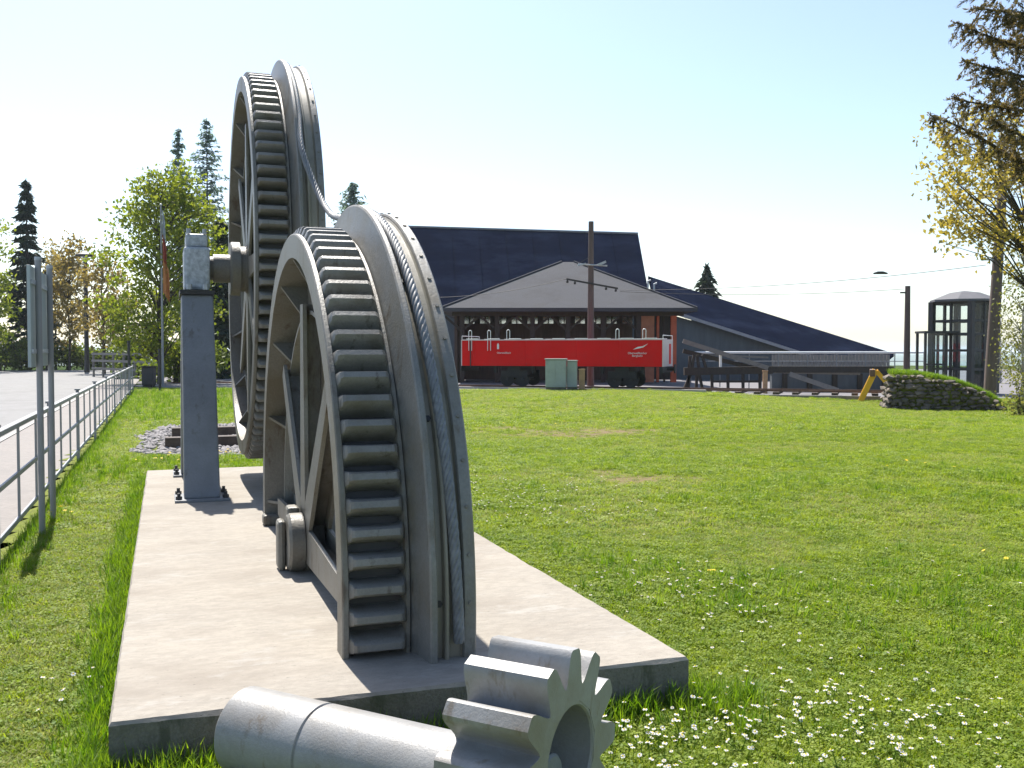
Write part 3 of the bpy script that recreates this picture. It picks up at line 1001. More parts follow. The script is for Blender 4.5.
text('Oberweißbacher', 0.12, M['white'], wg, (hl - 1.05, -0.012, h0 + 0.53), (PI / 2, 0, 0))
text('Bergbahn', 0.12, M['white'], wg, (hl - 1.05, -0.012, h0 + 0.42), (PI / 2, 0, 0))
sw = MB()
sw.prism([(-0.32, 0.0), (-0.12, 0.11), (0.1, 0.14), (0.34, 0.26), (0.12, 0.09), (-0.1, 0.04)], -0.012, -0.004, lambda p, y: (hl - 0.92 + p[0], y, h0 + 0.72 + p[1]))
sw.build('emblem', M['white'], wg)
text('Oberweißbach', 0.11, M['white'], wg, (-hl + 2.0, -0.012, h0 + 0.54), (PI / 2, 0, 0))
MB().prism([(0, 0), (0.09, 0), (0.09, 0.2), (0.045, 0.27), (0, 0.2)], -0.012, -0.004, lambda p, y: (-hl + 1.68 + p[0], y, h0 + 0.74 + p[1])).build('emblem', M['white'], wg)

# track under the wagon and on to the buffer stop
TE = Vector((W1.x, W1.y, 0)) + wdir.normalized() * 9.2
tk = thing('railway_track', (wc.x, wc.y, 0), wang, 'straight railway track under the red wagon ending at the yellow buffer stop', 'track')
tl0, tl1 = -hl - 16, hl + 9.6
for y in (0.42, WIDTH - 0.42):
    rr_ = MB()
    rr_.box(tl0, tl1, y - 0.06, y + 0.06, -0.04, -0.015 + 0.012)
    rr_.box(tl0, tl1, y - 0.008, y + 0.008, -0.003, 0.0)
    rr_.box(tl0, tl1, y - 0.034, y + 0.034, 0.001, 0.03)
    rr_.build('rail', M['rust'], tk)
for k in range(int((tl1 - tl0) / 0.75)):
    x = tl0 + 0.4 + k * 0.75
    MB().box(x - 0.12, x + 0.12, -0.1, WIDTH + 0.1, -0.14, -0.042).build('sleeper', M['sleeper'], tk)
# pale kerb edge along the lawn's far side
ke = thing('edging_kerb', (wc.x, wc.y, 0), wang, 'pale stone edging strip between the lawn and the wagon track', 'kerb')
for k in range(25):
    x = -hl - 14 + k * 1.0
    MB().box(x + 0.006, x + 0.994, -1.15, -0.85, -0.15, 0.05).build('kerb_stone', M['kerb'], ke)

# cabinets in front of the wagon
cb = at(556, 387, 41.0)
c1 = thing('switch_cabinet', (cb.x, cb.y, 0), rad(-8), 'larger grey-green electrical cabinet in front of the red wagon', 'cabinet', 'cabinets by the wagon')
MB().box(-0.42, 0.42, -0.2, 0.25, 0.12, 1.25).build('housing', M['teal'], c1, bevel=0.015)
MB().box(-0.45, 0.45, -0.25, 0.30, 1.255, 1.30).build('lid', M['teal'], c1, bevel=0.01)
MB().box(-0.40, -0.005, -0.212, -0.202, 0.2, 1.2).build('door', M['teal'], c1)
MB().box(0.005, 0.40, -0.212, -0.202, 0.2, 1.2).build('door', M['teal'], c1)
MB().box(-0.40, 0.40, -0.15, 0.2, -0.05, 0.118).build('plinth', M['concrete_side'], c1)
c2 = thing('switch_cabinet', (cb.x + 0.68, cb.y + 0.15, 0), rad(-8), 'narrower grey-green cabinet right beside the larger one', 'cabinet', 'cabinets by the wagon')
MB().box(-0.2, 0.2, -0.2, 0.2, 0.12, 1.18).build('housing', M['teal'], c2, bevel=0.015)
MB().box(-0.22, 0.22, -0.24, 0.24, 1.185, 1.23).build('lid', M['teal'], c2, bevel=0.01)
MB().box(-0.2, 0.2, -0.16, 0.16, -0.05, 0.118).build('plinth', M['concrete_side'], c2)
c3 = thing('tan_marker_post', (cb.x + 1.08, cb.y + 0.2, 0), 0, 'short tan marker post beside the grey-green cabinets', 'post')
MB().box(-0.12, 0.12, -0.07, 0.07, -0.05, 0.82).build('shaft', M['tan'], c3, bevel=0.01)
MB().box(-0.14, 0.14, -0.09, 0.09, 0.822, 0.87).build('cap', M['tan'], c3)

# ------------------------------------------------------------------ open pavilion with hipped roof
PZ = 50.0
pl, pr = at(441, 308, PZ), at(697, 308, PZ)
pav = thing('station_pavilion', ((pl.x + pr.x) / 2, PZ, 0), 0, 'open timber station pavilion under a grey hipped shingle roof', 'pavilion')
pw = (pr.x - pl.x) / 2
eh = at(570, 308, PZ).z
px_ = at(566, 262, PZ + 6.0)
pxx = px_.x - (pl.x + pr.x) / 2
DEP = 12.0
rf = MB()
A_, B_, C_, D_ = (-pw, 0, eh), (pw, 0, eh), (pw, DEP, eh), (-pw, DEP, eh)
T1, T2 = (pxx - 0.25, 6.0, px_.z), (pxx + 0.45, 6.0, px_.z)
rf.add([A_, B_, C_, D_, T1, T2], [(0, 1, 5, 4), (1, 2, 5), (2, 3, 4, 5), (3, 0, 4)])
rf.add([(p[0], p[1], p[2] - 0.16) for p in (A_, B_, C_, D_)], [(3, 2, 1, 0)])
roof = rf.build('roof', M['shingle'], pav)
fb = MB()
fb.box(-pw, pw, -0.03, -0.002, eh - 0.17, eh + 0.01)
fb.box(pw + 0.002, pw + 0.03, 0, DEP, eh - 0.17, eh + 0.01)
fb.box(-pw - 0.03, -pw - 0.002, 0, DEP, eh - 0.17, eh + 0.01)
fb.build('fascia', M['shingle'], roof)
for hp in ((A_, T1), (B_, T2)):
    MB().tube([Vector(hp[0]) + Vector((0, 0, 0.03)), Vector(hp[1]) + Vector((0, 0, 0.03))], 0.05, 6).build('hip_ridge', M['shingle'], roof)
v0 = MB()
for u_, v_ in ((648, 284), (654, 287)):
    p = at(u_, v_, PZ + 2.6)
    x = p.x - (pl.x + pr.x) / 2
    v0 = MB().tube([(x, 2.6, p.z - 0.2), (x, 2.6, p.z + 0.15), (x + 0.15, 2.6, p.z + 0.2)], 0.05, 8)
    v0.build('roof_vent', M['galv'], roof)
# posts and braces along the front
xs = [-pw + 1.0 + k * (2 * pw - 2.0) / 6 for k in range(7)]
for k, x in enumerate(xs[:6]):
    MB().box(x - 0.12, x + 0.12, 0.9, 1.14, 0, eh - 0.36).build('post', M['timber'], pav)
    for s in (-1, 1):
        MB().beam((x + s * 0.1, 1.02, eh - 1.05), (x + s * 0.85, 1.02, eh - 0.4), 0.12, 0.14, (0, 1, 0)).build('brace', M['timber'], pav)
MB().box(-pw + 0.5, pw - 0.5, 0.88, 1.16, eh - 0.36, eh - 0.165).build('wall_plate', M['timber'], pav)
# back wall with a row of small windows under the eaves
bwz = 5.2
wy = eh - 0.44
MB().box(-pw + 0.6, pw - 2.6, bwz, bwz + 0.15, 0, wy - 0.20).build('back_wall', M['brownwall'], pav)
MB().box(-pw + 0.6, pw - 2.6, bwz, bwz + 0.15, wy + 0.20, eh - 0.17).build('back_wall', M['timber'], pav)
wx = -pw + 0.62
nw = 11
for k in range(nw):
    x0 = -pw + 0.6 + (2 * pw - 3.2) * k / nw
    x1 = -pw + 0.6 + (2 * pw - 3.2) * (k + 1) / nw
    MB().box(x0, x0 + 0.32, bwz, bwz + 0.15, wy - 0.199, wy + 0.199).build('window_pier', M['timber'], pav)
    wn_ = MB().box(x0 + 0.32, x1, bwz + 0.06, bwz + 0.09, wy - 0.199, wy + 0.199).build('window_pane', M['pane'], pav)
    MB().box((x0 + 0.32 + x1) / 2 - 0.03, (x0 + 0.32 + x1) / 2 + 0.03, bwz + 0.03, bwz + 0.058, wy - 0.199, wy + 0.199).build('mullion', M['timber'], wn_)
for k in range(26):
    x0 = -pw + 0.6 + (2 * pw - 3.2) * k / 26
    MB().box(x0 + 0.02, x0 + (2 * pw - 3.2) / 26 - 0.02, bwz - 0.03, bwz - 0.002, 0.02, wy - 0.22).build('board', M['brownwall'], pav)
MB().box(-pw + 0.6, -pw + 0.75, 1.2, bwz - 0.03, 0, eh - 0.17).build('side_wall', M['brownwall'], pav)
# right corner: boarded pier and red-brown post
q0 = at(641, 320, PZ + 1).x - (pl.x + pr.x) / 2
q1 = at(654, 320, PZ + 1).x - (pl.x + pr.x) / 2
MB().box(q0, q1, 0.9, 1.5, 0, eh - 0.37).build('corner_pier', M['brick'], pav)
q2 = at(674, 320, PZ + 1).x - (pl.x + pr.x) / 2
MB().box(q2 - 0.16, q2 + 0.12, 0.9, 1.14, 0, eh - 0.17).build('post', M['redpost'], pav)
MB().box(q2 - 0.85, q2 - 0.72, 1.2, 1.35, 0, eh - 0.17).build('post', M['redpost'], pav)
MB().box(q2 - 0.5, q2 - 0.4, 1.2, 1.3, 0, eh - 0.17).build('post', M['timber'], pav)
MB().box(pw - 2.5, pw - 0.5, bwz, bwz + 0.15, 0, eh - 0.17).build('back_wall', M['timber'], pav)

# ------------------------------------------------------------------ big hall with dark blue roof
RZ, EZ = 75.0, 66.0
hl_l, hl_r = at(372, 226, RZ), at(638, 234, RZ)
lo_r = at(651, 306, EZ)
lo_l = Vector((at(372, 306, EZ).x, EZ, lo_r.z))
hall = thing('machine_hall', (lo_r.x, EZ, 0), 0, 'large hall with steep dark blue slate roof and long wing sloping down right', 'building')
off = Vector((lo_r.x, EZ, 0))
def slabq(pts, th, name, m, parent, n=(0, 0, -1)):
    d = Vector(n).normalized() * th
    b_ = MB()
    P_ = [Vector(p) - off for p in pts]
    k = len(P_)
    b_.add(P_ + [p + d for p in P_], [tuple(range(k)), tuple(range(2 * k - 1, k - 1, -1))] + [(i, i + k, (i + 1) % k + k, (i + 1) % k) for i in range(k)])
    return b_.build(name, m, parent)
r_main = slabq([lo_l, lo_r, hl_r, hl_l], 0.3, 'roof', M['navy'], hall)
bk_l, bk_r = Vector((hl_l.x, RZ + 9, lo_r.z)), Vector((lo_r.x, RZ + 9, lo_r.z))
slabq([hl_l + Vector((0, 0.01, 0)), hl_r + Vector((0, 0.01, 0)), bk_r, bk_l], 0.3, 'roof', M['navy'], hall)
MB().tube([hl_l - off + Vector((0, 0, 0.04)), hl_r - off + Vector((0, 0, 0.04))], 0.09, 6).build('ridge_cap', M['fascia'], r_main)
for k in range(1, 10):
    t = k / 10
    p, q = lo_l.lerp(lo_r, t), hl_l.lerp(hl_r, t)
    MB().beam(p - off + Vector((0, -0.02, 0.02)), q - off + Vector((0, -0.02, 0.02)), 0.035, 0.035).build('roof_seam', M['navy'], r_main)
slabq([lo_r + Vector((-0.4, 0.4, -0.3)), hl_r + Vector((-0.4, 0, -0.45)), bk_r + Vector((-0.4, -0.4, -0.3)), bk_r + Vector((-0.4, -0.4, -lo_r.z)), lo_r + Vector((-0.4, 0.4, -lo_r.z))], 0.2, 'gable_wall', M['bluewall'], hall, (-1, 0, 0))
slabq([lo_l + Vector((0.4, 0.8, -0.4)), lo_r + Vector((-0.65, 0.8, -0.4)), lo_r + Vector((-0.65, 0.8, -lo_r.z)), lo_l + Vector((0.4, 0.8, -lo_r.z))], 0.2, 'front_wall', M['bluewall'], hall, (0, 1, 0))
# sloping wing
wr0, wr1 = at(648, 276, 72), at(894, 353.5, 72)
we0, we1 = at(655, 305, EZ - 1.0), at(868, 373, EZ - 1.0)
wing = slabq([we0, we1, wr1, wr0], 0.22, 'wing_roof', M['navy'], hall)
MB().beam(we0 - off + Vector((0, -0.05, -0.1)), we1 - off + Vector((0, -0.05, -0.1)), 0.06, 0.2, (0, 0, 1)).build('verge_board', M['fascia'], wing)
we_l = Vector((we0.x, we0.y + 0.6, we0.z))
slabq([we0 + Vector((0.2, 0.7, -0.35)), we1 + Vector((2.4, 0.7, -0.35)), Vector((we1.x + 2.4, we0.y + 0.7, -0.8)), Vector((we0.x + 0.2, we0.y + 0.7, -0.8))], 0.2, 'wing_wall', M['bluewall'], hall, (0, 1, 0))
# boarded wall at the right end of the wing, in front of it
bx0, bx1 = at(772, 360, 60).x, at(890, 360, 60).x
zt, zb = at(800, 354, 60).z, at(800, 372, 60).z
nbd = 34
bw = thing('board_fence_wall', (bx0, 60, H(20, 45) - 0.3), 0, 'weathered vertical board wall below the sloping wing roof', 'wall')
b0 = H(20, 45) - 0.3
for k in range(nbd):
    x0 = (bx1 - bx0) * k / nbd
    x1 = (bx1 - bx0) * (k + 1) / nbd
    if x1 > (bx1 - bx0) - 0.2:
        x1 = bx1 - bx0
    MB().box(x0 + 0.015, x1 - 0.015, rg.uniform(0, 0.02), 0.06, 0, zt - b0 - rg.uniform(0, 0.05)).build('board', M['oldwood'], bw)
MB().box(0, bx1 - bx0, 0.061, 0.12, zt - b0 - 0.5, zt - b0 - 0.35).build('cross_rail', M['timber'], bw)
MB().box(0, bx1 - bx0, 0.061, 0.12, 0.4, 0.55).build('cross_rail', M['timber'], bw)

# ------------------------------------------------------------------ loading trestle and concrete wall right of the wagon
TZ = 46.0
def XP(u, v, z=TZ):
    return at(u, v, z)
o_ = XP(690, 392)
g0 = H(o_.x + 3, 45) - 0.05
tr = thing('loading_trestle', (o_.x, TZ, g0), 0, 'dark timber trestle ramp with pale sloping beams right of the red wagon', 'trestle')
def tb(p, q, w, h, m, name, dz=0.0):
    p, q = Vector(p), Vector(q)
    b_ = Vector((o_.x, TZ, g0))
    return MB().beam(p - b_, q - b_, w, h, (0, 1, 0)).build(name, M[m], tr)
tb(XP(684, 371.5), XP(772, 370), 0.35, 0.26, 'timber', 'deck_beam')
tb(XP(772, 369.5, 47.2), XP(893, 369.5, 47.2), 0.3, 0.22, 'timber', 'deck_beam')
for u0, v0_, u1, v1_ in ((688, 388, 690, 356), (683, 388, 691, 373), (696, 388, 697, 373), (703, 388, 699, 373), (712, 388, 712, 373), (728, 390, 728, 373), (743, 390, 743, 373), (760, 391, 760, 373), (692, 368, 694, 355), (699, 368, 697, 355), (706, 368, 702, 355)):
    p, q = XP(u0, v0_), XP(u1, v1_)
    if v0_ > 380:
        p.z = g0
    tb(p, q, 0.12, 0.15, 'timber', 'leg')
for u0, u1 in ((712, 728), (729, 743), (744, 760)):
    tb(XP(u0, 381.5), XP(u1, 381.5), 0.1, 0.12, 'timber', 'cross_bar')
tb(XP(683, 341), XP(768, 368, 45.6), 0.2, 0.13, 'oldwood', 'sloping_beam')
tb(XP(683, 351, 46.4), XP(762, 370, 46.4), 0.2, 0.12, 'timber', 'sloping_beam')
tb(XP(790, 374, 45), XP(838, 390.5, 44), 0.2, 0.16, 'oldwood', 'sloping_beam')
tb(XP(775, 370, 47.6), XP(860, 372, 47.6) + Vector((0, 0, 0.0)), 0.3, 0.1, 'oldwood', 'deck_board')
tb(XP(690, 354, 46.7), XP(768, 357.5, 46.7), 0.08, 0.1, 'oldwood', 'hand_rail')
tb(XP(720.5, 369), XP(720.5, 355), 0.10, 0.12, 'white', 'pale_post')
tp_ = XP(765, 393, 44)
tpost = thing('tan_marker_post', (tp_.x, 44, H(tp_.x, 40)), 0, 'tan wooden post standing under the end of the trestle', 'post')
MB().box(-0.10, 0.10, -0.06, 0.06, -0.05, 0.95).build('shaft', M['tan'], tpost, bevel=0.01)
MB().box(-0.12, 0.12, -0.08, 0.08, 0.952, 0.99).build('cap', M['tan'], tpost)
# concrete retaining wall
cw0, cw1 = at(772, 371, 49), at(897, 371, 49)
cw = thing('retaining_wall', (cw0.x, 49, H(20, 45) - 0.4), 0, 'plain grey concrete retaining wall behind the buffer stop', 'wall')
MB().box(0, cw1.x - cw0.x, 0, 0.4, 0, cw0.z - H(20, 45) + 0.4 - 0.06).build('wall_body', M['bluewall'], cw)
MB().box(-0.05, cw1.x - cw0.x + 0.05, -0.05, 0.45, cw0.z - H(20, 45) + 0.343, cw0.z - H(20, 45) + 0.42).build('coping', M['oldwood'], cw)
for k in range(5):
    x = (cw1.x - cw0.x) * (k + 0.5) / 5
    MB().box(x - 0.12, x + 0.12, -0.12, -0.002, 0, cw0.z - H(20, 45) + 0.28).build('buttress', M['timber'], cw)
# white pipe railing over it
rp0, rp1 = at(690, 352.5, 51), at(925, 353.5, 51)
rb = at(690, 372, 51).z
pr_ = thing('pipe_railing', (rp0.x, 51, rb), 0, 'pale pipe railing along the platform edge right of the wagon', 'railing')
Lp = rp1.x - rp0.x
for z, r_, m_ in ((rp0.z - rb, 0.055, 'white'), ((rp0.z - rb) * 0.55, 0.02, 'post')):
    MB().tube([(0, 0, z), (Lp, 0, z)], r_, 8).build('rail', M[m_], pr_, 40)
for k in range(9):
    x = 0.05 + (Lp - 0.1) * k / 8
    MB().tube([(x, 0, H(20, 45) - rb - 0.2), (x, 0, rp0.z - rb - 0.056)], 0.028, 8).build('post', M['post'], pr_, 40)

# yellow buffer stop
bs = at(869, 400, 37.5)
bz = H(bs.x, 37.5)
bst = thing('buffer_stop', (bs.x, 37.5, bz), wang, 'bright yellow braced buffer stop at the end of the track', 'buffer stop')
k_ = 40.2 / FPX
for y in (0.0, 1.3):
    MB().beam((-0.30, y, 0.0), (0.22, y, 1.18), 0.2, 0.34, (0, 1, 0)).build('post', M['yellow'], bst)
    MB().beam((0.25, y, 1.15), (1.15, y, 0.05), 0.16, 0.2, (0, 1, 0)).build('stay', M['yellow'], bst)
MB().box(0.02, 0.2, -0.35, 1.65, 0.95, 1.2).build('buffer_beam', M['rust'], bst)
MB().box(-0.5, 1.3, -0.1, 0.1, -0.08, 0.0).build('ground_sill', M['sleeper'], bst)
MB().box(-0.5, 1.3, 1.2, 1.4, -0.08, 0.0).build('ground_sill', M['sleeper'], bst)
# pale sill along the track end
ps = at(800, 401, 39)
t_ = thing('edging_beam', (ps.x, 39.1, H(ps.x, 39)), wang, 'long pale weathered beam edging the lawn before the buffer stop', 'beam')
MB().box(-2.6, 3.0, -0.1, 0.1, -0.05, 0.12).build('beam', M['oldwood'], t_, bevel=0.01)

# ------------------------------------------------------------------ dry stone wall with a grass bank
SW_ = 33.0
s0, s1 = at(893, 408, SW_), at(1008, 410, SW_ - 1.0)
gz = H(s0.x, SW_) - 0.02
def top_h(t):
    """height of the bank's crest from the left end to the right end"""
    return float(np.interp(t, [0, 0.2, 0.41, 0.6, 0.77, 0.9, 1.0], [1.17, 1.14, 1.02, 0.86, 0.62, 0.38, 0.12]))
sw_ = thing('dry_stone_wall', (s0.x, SW_, gz), math.atan2(s1.y - s0.y, s1.x - s0.x), 'dark dry stone retaining wall with a grassy top, tapering to the right', 'wall')
LW = (s1 - s0).length
bank = MB()
nn = 24
vsb = []
for i in range(nn + 1):
    t = i / nn
    x = LW * t
    hh = top_h(t)
    vsb += [(x, 0.12, -0.1), (x, 0.14 + 0.1 * hh, hh * 0.93), (x, 0.6, hh + 0.05), (x, 2.4, hh + 0.02), (x, 4.5, -0.1)]
fsb = []
for i in range(nn):
    for j in range(4):
        fsb.append((i * 5 + j, (i + 1) * 5 + j, (i + 1) * 5 + j + 1, i * 5 + j + 1))
fsb += [tuple(range(5)), tuple(nn * 5 + j for j in (4, 3, 2, 1, 0))]
bank.add(vsb, fsb)
bank.build('grass_bank', M['lawn'], sw_, 50)
smesh = []
for k in range(6):
    b_ = MB()
    rock(b_, (0, 0, 0), 1.0, rg, 0.8)
    smesh.append(b_.mesh('stone', M['stone']))
nst = 0
row = 0.0
while row < 1.15:
    hrow = rg.uniform(0.09, 0.15)
    x = rg.uniform(-0.1, 0.1)
    while x < LW:
        wv = rg.uniform(0.12, 0.36)
        t = (x + wv / 2) / LW
        if t < 1 and row + hrow * 0.6 < top_h(max(0, t)) + 0.02:
            st = link('stone', rg.choice(smesh), sw_, (x + wv / 2, 0.12 + 0.1 * row + rg.uniform(-0.09, 0.06), row + hrow / 2 + rg.uniform(-0.03, 0.03)), (rg.uniform(-.3, .3), rg.uniform(-.25, .25), rg.uniform(-.5, .5)))
            st.scale = (wv * rg.uniform(0.5, 0.68), rg.uniform(0.12, 0.2), hrow * rg.uniform(0.6, 0.95))
        x += wv
    row += hrow
# the left end of the wall, facing the buffer stop
row = 0.0
while row < 1.1:
    hrow = rg.uniform(0.16, 0.24)
    for yk in range(5):
        st = link('stone', rg.choice(smesh), sw_, (-0.02 + rg.uniform(-0.05, 0.05) - 0.1 * (1 - row), 0.25 + yk * 0.42, row + hrow / 2), (rg.uniform(-.3, .3), rg.uniform(-.3, .3), rg.uniform(-.3, .3)))
        st.scale = (0.2, 0.25, hrow * 0.66)
    row += hrow

# ------------------------------------------------------------------ glass lift tower
LZ = 46.0
lc = at(963, 380, LZ)
lt = thing('lift_tower', (lc.x, LZ, H(lc.x, 45)), rad(12), 'dark framed glass lift tower with pale domed roof behind the stone wall', 'tower')
lg = H(lc.x, 45)
lh = at(957, 302, LZ).z - lg
SQ = 0.98
lt.rotation_euler = (0, 0, rad(33))
crn = [(-SQ, -SQ), (SQ, -SQ), (SQ, SQ), (-SQ, SQ)]
ROWS = [0.05, 1.1, 1.95, 2.7, 3.3, lh - 0.08]
for k in range(4):
    p, q = Vector((*crn[k], 0)), Vector((*crn[(k + 1) % 4], 0))
    MB().box(p.x - 0.12, p.x + 0.12, p.y - 0.12, p.y + 0.12, 0, lh).build('corner_column', M['dark'], lt)
    dd = (q - p).normalized()
    m_ = (p + q) / 2
    MB().beam(m_, m_ + Vector((0, 0, lh - 0.02)), 0.12, 0.1, dd).build('mullion', M['dark'], lt)
    for (pa, pb, solid) in ((p + dd * 0.13, m_ - dd * 0.07, k == 1), (m_ + dd * 0.07, q - dd * 0.13, False)):
        for z in ROWS:
            MB().beam(pa + Vector((0, 0, z)), pb + Vector((0, 0, z)), 0.09, 0.11).build('transom', M['dark'], lt)
        for z0_, z1_ in zip(ROWS[:-1], ROWS[1:]):
            zc_ = (z0_ + z1_) / 2
            MB().beam(pa + Vector((0, 0, zc_)), pb + Vector((0, 0, zc_)), 0.03 if not solid else 0.08, z1_ - z0_ - 0.115).build('panel' if solid else 'glass_pane', M['dark'] if solid else M['glass'], lt)
MB().box(0.25, 0.8, -0.62, -0.1, 0, lh - 0.05).build('lift_shaft', M['dark'], lt)
rp = MB()
ro_ = [(1.5 * math.cos(PI / 8 + k * PI / 4), 1.5 * math.sin(PI / 8 + k * PI / 4)) for k in range(8)]
rp.add([(x, y, lh + 0.001) for x, y in ro_] + [(x, y, lh + 0.09) for x, y in ro_] + [(x * 0.45, y * 0.45, lh + 0.42) for x, y in ro_] + [(0, 0, lh + 0.52)],
       [tuple(range(7, -1, -1))] + [(k, (k + 1) % 8, 8 + (k + 1) % 8, 8 + k) for k in range(8)] + [(8 + k, 8 + (k + 1) % 8, 16 + (k + 1) % 8, 16 + k) for k in range(8)] + [(16 + k, 16 + (k + 1) % 8, 24) for k in range(8)])
rp.build('roof', M['lift_roof'], lt)
# porch frame on the left of the tower
po = at(936, 372, LZ - 0.8)
ph = at(936, 331, LZ - 0.8).z - lg
pc = thing('lift_porch', (po.x, LZ - 0.8, lg), 0, 'small dark glazed porch frame joined to the left of the lift tower', 'porch')
for x in (-0.5, 0.45):
    for y in (0, 0.9):
        MB().box(x - 0.05, x + 0.05, y - 0.05, y + 0.05, 0, ph - 0.1).build('post', M['dark'], pc)
MB().box(-0.58, 0.9, -0.1, 1.0, ph - 0.098, ph).build('roof', M['dark'], pc)
MB().box(-0.448, 0.398, -0.04, 0.04, 1.28, 1.36).build('transom', M['dark'], pc)
MB().box(-0.448, 0.398, -0.012, 0.012, 1.362, ph - 0.1).build('glass_pane', M['glass'], pc)
MB().box(-0.448, 0.398, -0.012, 0.012, 0, 1.278).build('glass_pane', M['glass'], pc)

# ------------------------------------------------------------------ poles and overhead wires
def pole(u, vtop, d, r0, r1, label, lean=(0, 0), name='utility_pole', z0=None):
    p = at(u, 380, d)
    z0 = H(p.x, min(d, 45)) if z0 is None else z0
    top = at(u, vtop, d).z
    t = thing(name, (p.x, d, z0), 0, label, 'pole', 'wooden poles round the station')
    hgt = top - z0
    pts = [(lean[0] * hgt * k / 6, lean[1] * hgt * k / 6, -0.3 * (k == 0) + hgt * k / 6) for k in range(7)]
    MB().tube(pts, [r0 + (r1 - r0) * k / 6 for k in range(7)], 14).build('shaft', M['wood_pole'], t, 40)
    return t, hgt, p
t, hg, pp = pole(590.5, 221.5, 46.6, 0.17, 0.12, 'wooden catenary pole with crossarm rising behind the red wagon', (0.001, 0))
zc = at(590, 284, 46.6).z - H(pp.x, 45)
MB().beam((-1.15, -0.17, zc + 0.22), (1.25, -0.17, zc - 0.22), 0.06, 0.08).build('crossarm', M['dark'], t)
for x in (-1.1, -0.75, 0.7, 1.15):
    z = zc - x * 0.18
    MB().lathe([(z - 0.16, 0.01), (z - 0.16, 0.05), (z - 0.08, 0.06), (z - 0.05, 0.03), (z - 0.02, 0.03), (z - 0.02, 0.01)], 8, c=(x, -0.17, 0), axis='Z').build('insulator', M['dark'], t)
zl = at(590, 265.5, 46.6).z - H(pp.x, 45)
MB().tube([(-0.6, -0.15, zl + 0.05), (0.75, -0.15, zl - 0.03)], 0.035, 8).build('lamp_arm', M['galv'], t)
MB().beam((0.3, -0.2, zl + 0.0), (0.68, -0.2, zl + 0.16), 0.18, 0.1).build('lamp_head', M['galv'], t)
MB().beam((-0.62, -0.2, zl - 0.02), (-0.25, -0.2, zl + 0.06), 0.18, 0.08).build('lamp_head', M['galv'], t)
MB().tube([(0.0, -0.1, hg - 1.6), (-0.55, -0.15, zl + 0.08)], 0.012, 6).build('stay_wire', M['dark'], t)
t2, hg2, pp2 = pole(906.5, 286, 47.5, 0.16, 0.12, 'plain wooden pole standing left of the lift tower')
MB().box(-0.35, -0.1, -0.05, 0.05, hg2 - 0.35, hg2 - 0.28).build('wire_bracket', M['dark'], t2)
t3, hg3, pp3 = pole(989.5, 172, 37.0, 0.23, 0.16, 'thick wooden pole rising from the grassy bank before the right trees', (0.045, 0.0))
MB().box(hg3 * 0.62 * 0.045 - 0.6, hg3 * 0.62 * 0.045 - 0.17, -0.05, 0.05, hg3 * 0.62, hg3 * 0.62 + 0.07).build('wire_bracket', M['galv'], t3)
def wire(p, q, sag, name, label, r=0.011):
    pts = []
    for k in range(25):
        t = k / 24
        x = p.lerp(q, t)
        pts.append(x - Vector((0, 0, 4 * sag * t * (1 - t))))
    o = MB().tube(pts, r, 5).build(name, M['dark'], None, 60)
    return tag(o, label, 'wire', 'overhead wires')
w1 = wire(at(620, 290, 46.5), at(986, 265, 37), 0.25, 'overhead_wire', 'upper overhead wire from the crossarm pole to the thick right pole')
wire(at(620, 291.5, 46.6), at(904, 289, 47.5), 0.2, 'overhead_wire', 'lower overhead wire running to the pole by the lift tower')
wire(at(566, 279, 46.6), at(400, 297, 48), 0.3, 'overhead_wire', 'overhead wire leaving the crossarm to the left over the pavilion')
ip = at(880.5, 273.5, 39.8)
ins = MB().tube([ip + Vector((-0.28, 0, 0.0)), ip + Vector((-0.1, 0, 0.03)), ip + Vector((0.1, 0, 0.03)), ip + Vector((0.28, 0, 0))], [0.03, 0.06, 0.06, 0.03], 8).build('wire_insulator', M['dark'], None, 40)
tag(ins, 'dark insulator hanging in the upper overhead wire at right', 'insulator')

# ------------------------------------------------------------------ street furniture on the left
lp = at(87, 372, 78)
lamp = thing('street_lamp', (lp.x, 78, -0.1), 0, 'tall dark street lamp with flat head at the far edge of the road', 'street lamp')
lh_ = at(87, 255, 78).z + 0.1
MB().tube([(0, 0, -0.05), (0, 0, 1.0), (0, 0, lh_ - 0.5)], [0.22, 0.18, 0.14], 12).build('post', M['dark'], lamp, 40)
MB().box(-0.16, 0.16, -0.16, 0.16, lh_ - 0.5, lh_ - 0.1).build('lantern', M['galv'], lamp)
MB().lathe([(lh_ - 0.1, 0.02), (lh_ - 0.1, 0.72), (lh_ + 0.02, 0.72), (lh_ + 0.3, 0.02)], 16, axis='Z').build('lamp_hood', M['dark'], lamp)
fp = at(163, 386, 46)
flag = thing('flagpole', (fp.x, 46, -0.05), 0, 'slim grey flagpole with a limp red and orange flag in front of the maple', 'flagpole')
fh = at(163, 205, 46).z
MB().tube([(0, 0, -0.1), (0, 0, fh)], [0.06, 0.035], 10).build('pole', M['fence'], flag, 40)
MB().lathe([(fh, 0.01), (fh + 0.03, 0.06), (fh + 0.09, 0.06), (fh + 0.12, 0.01)], 10, axis='Z').build('finial', M['galv'], flag, 40)
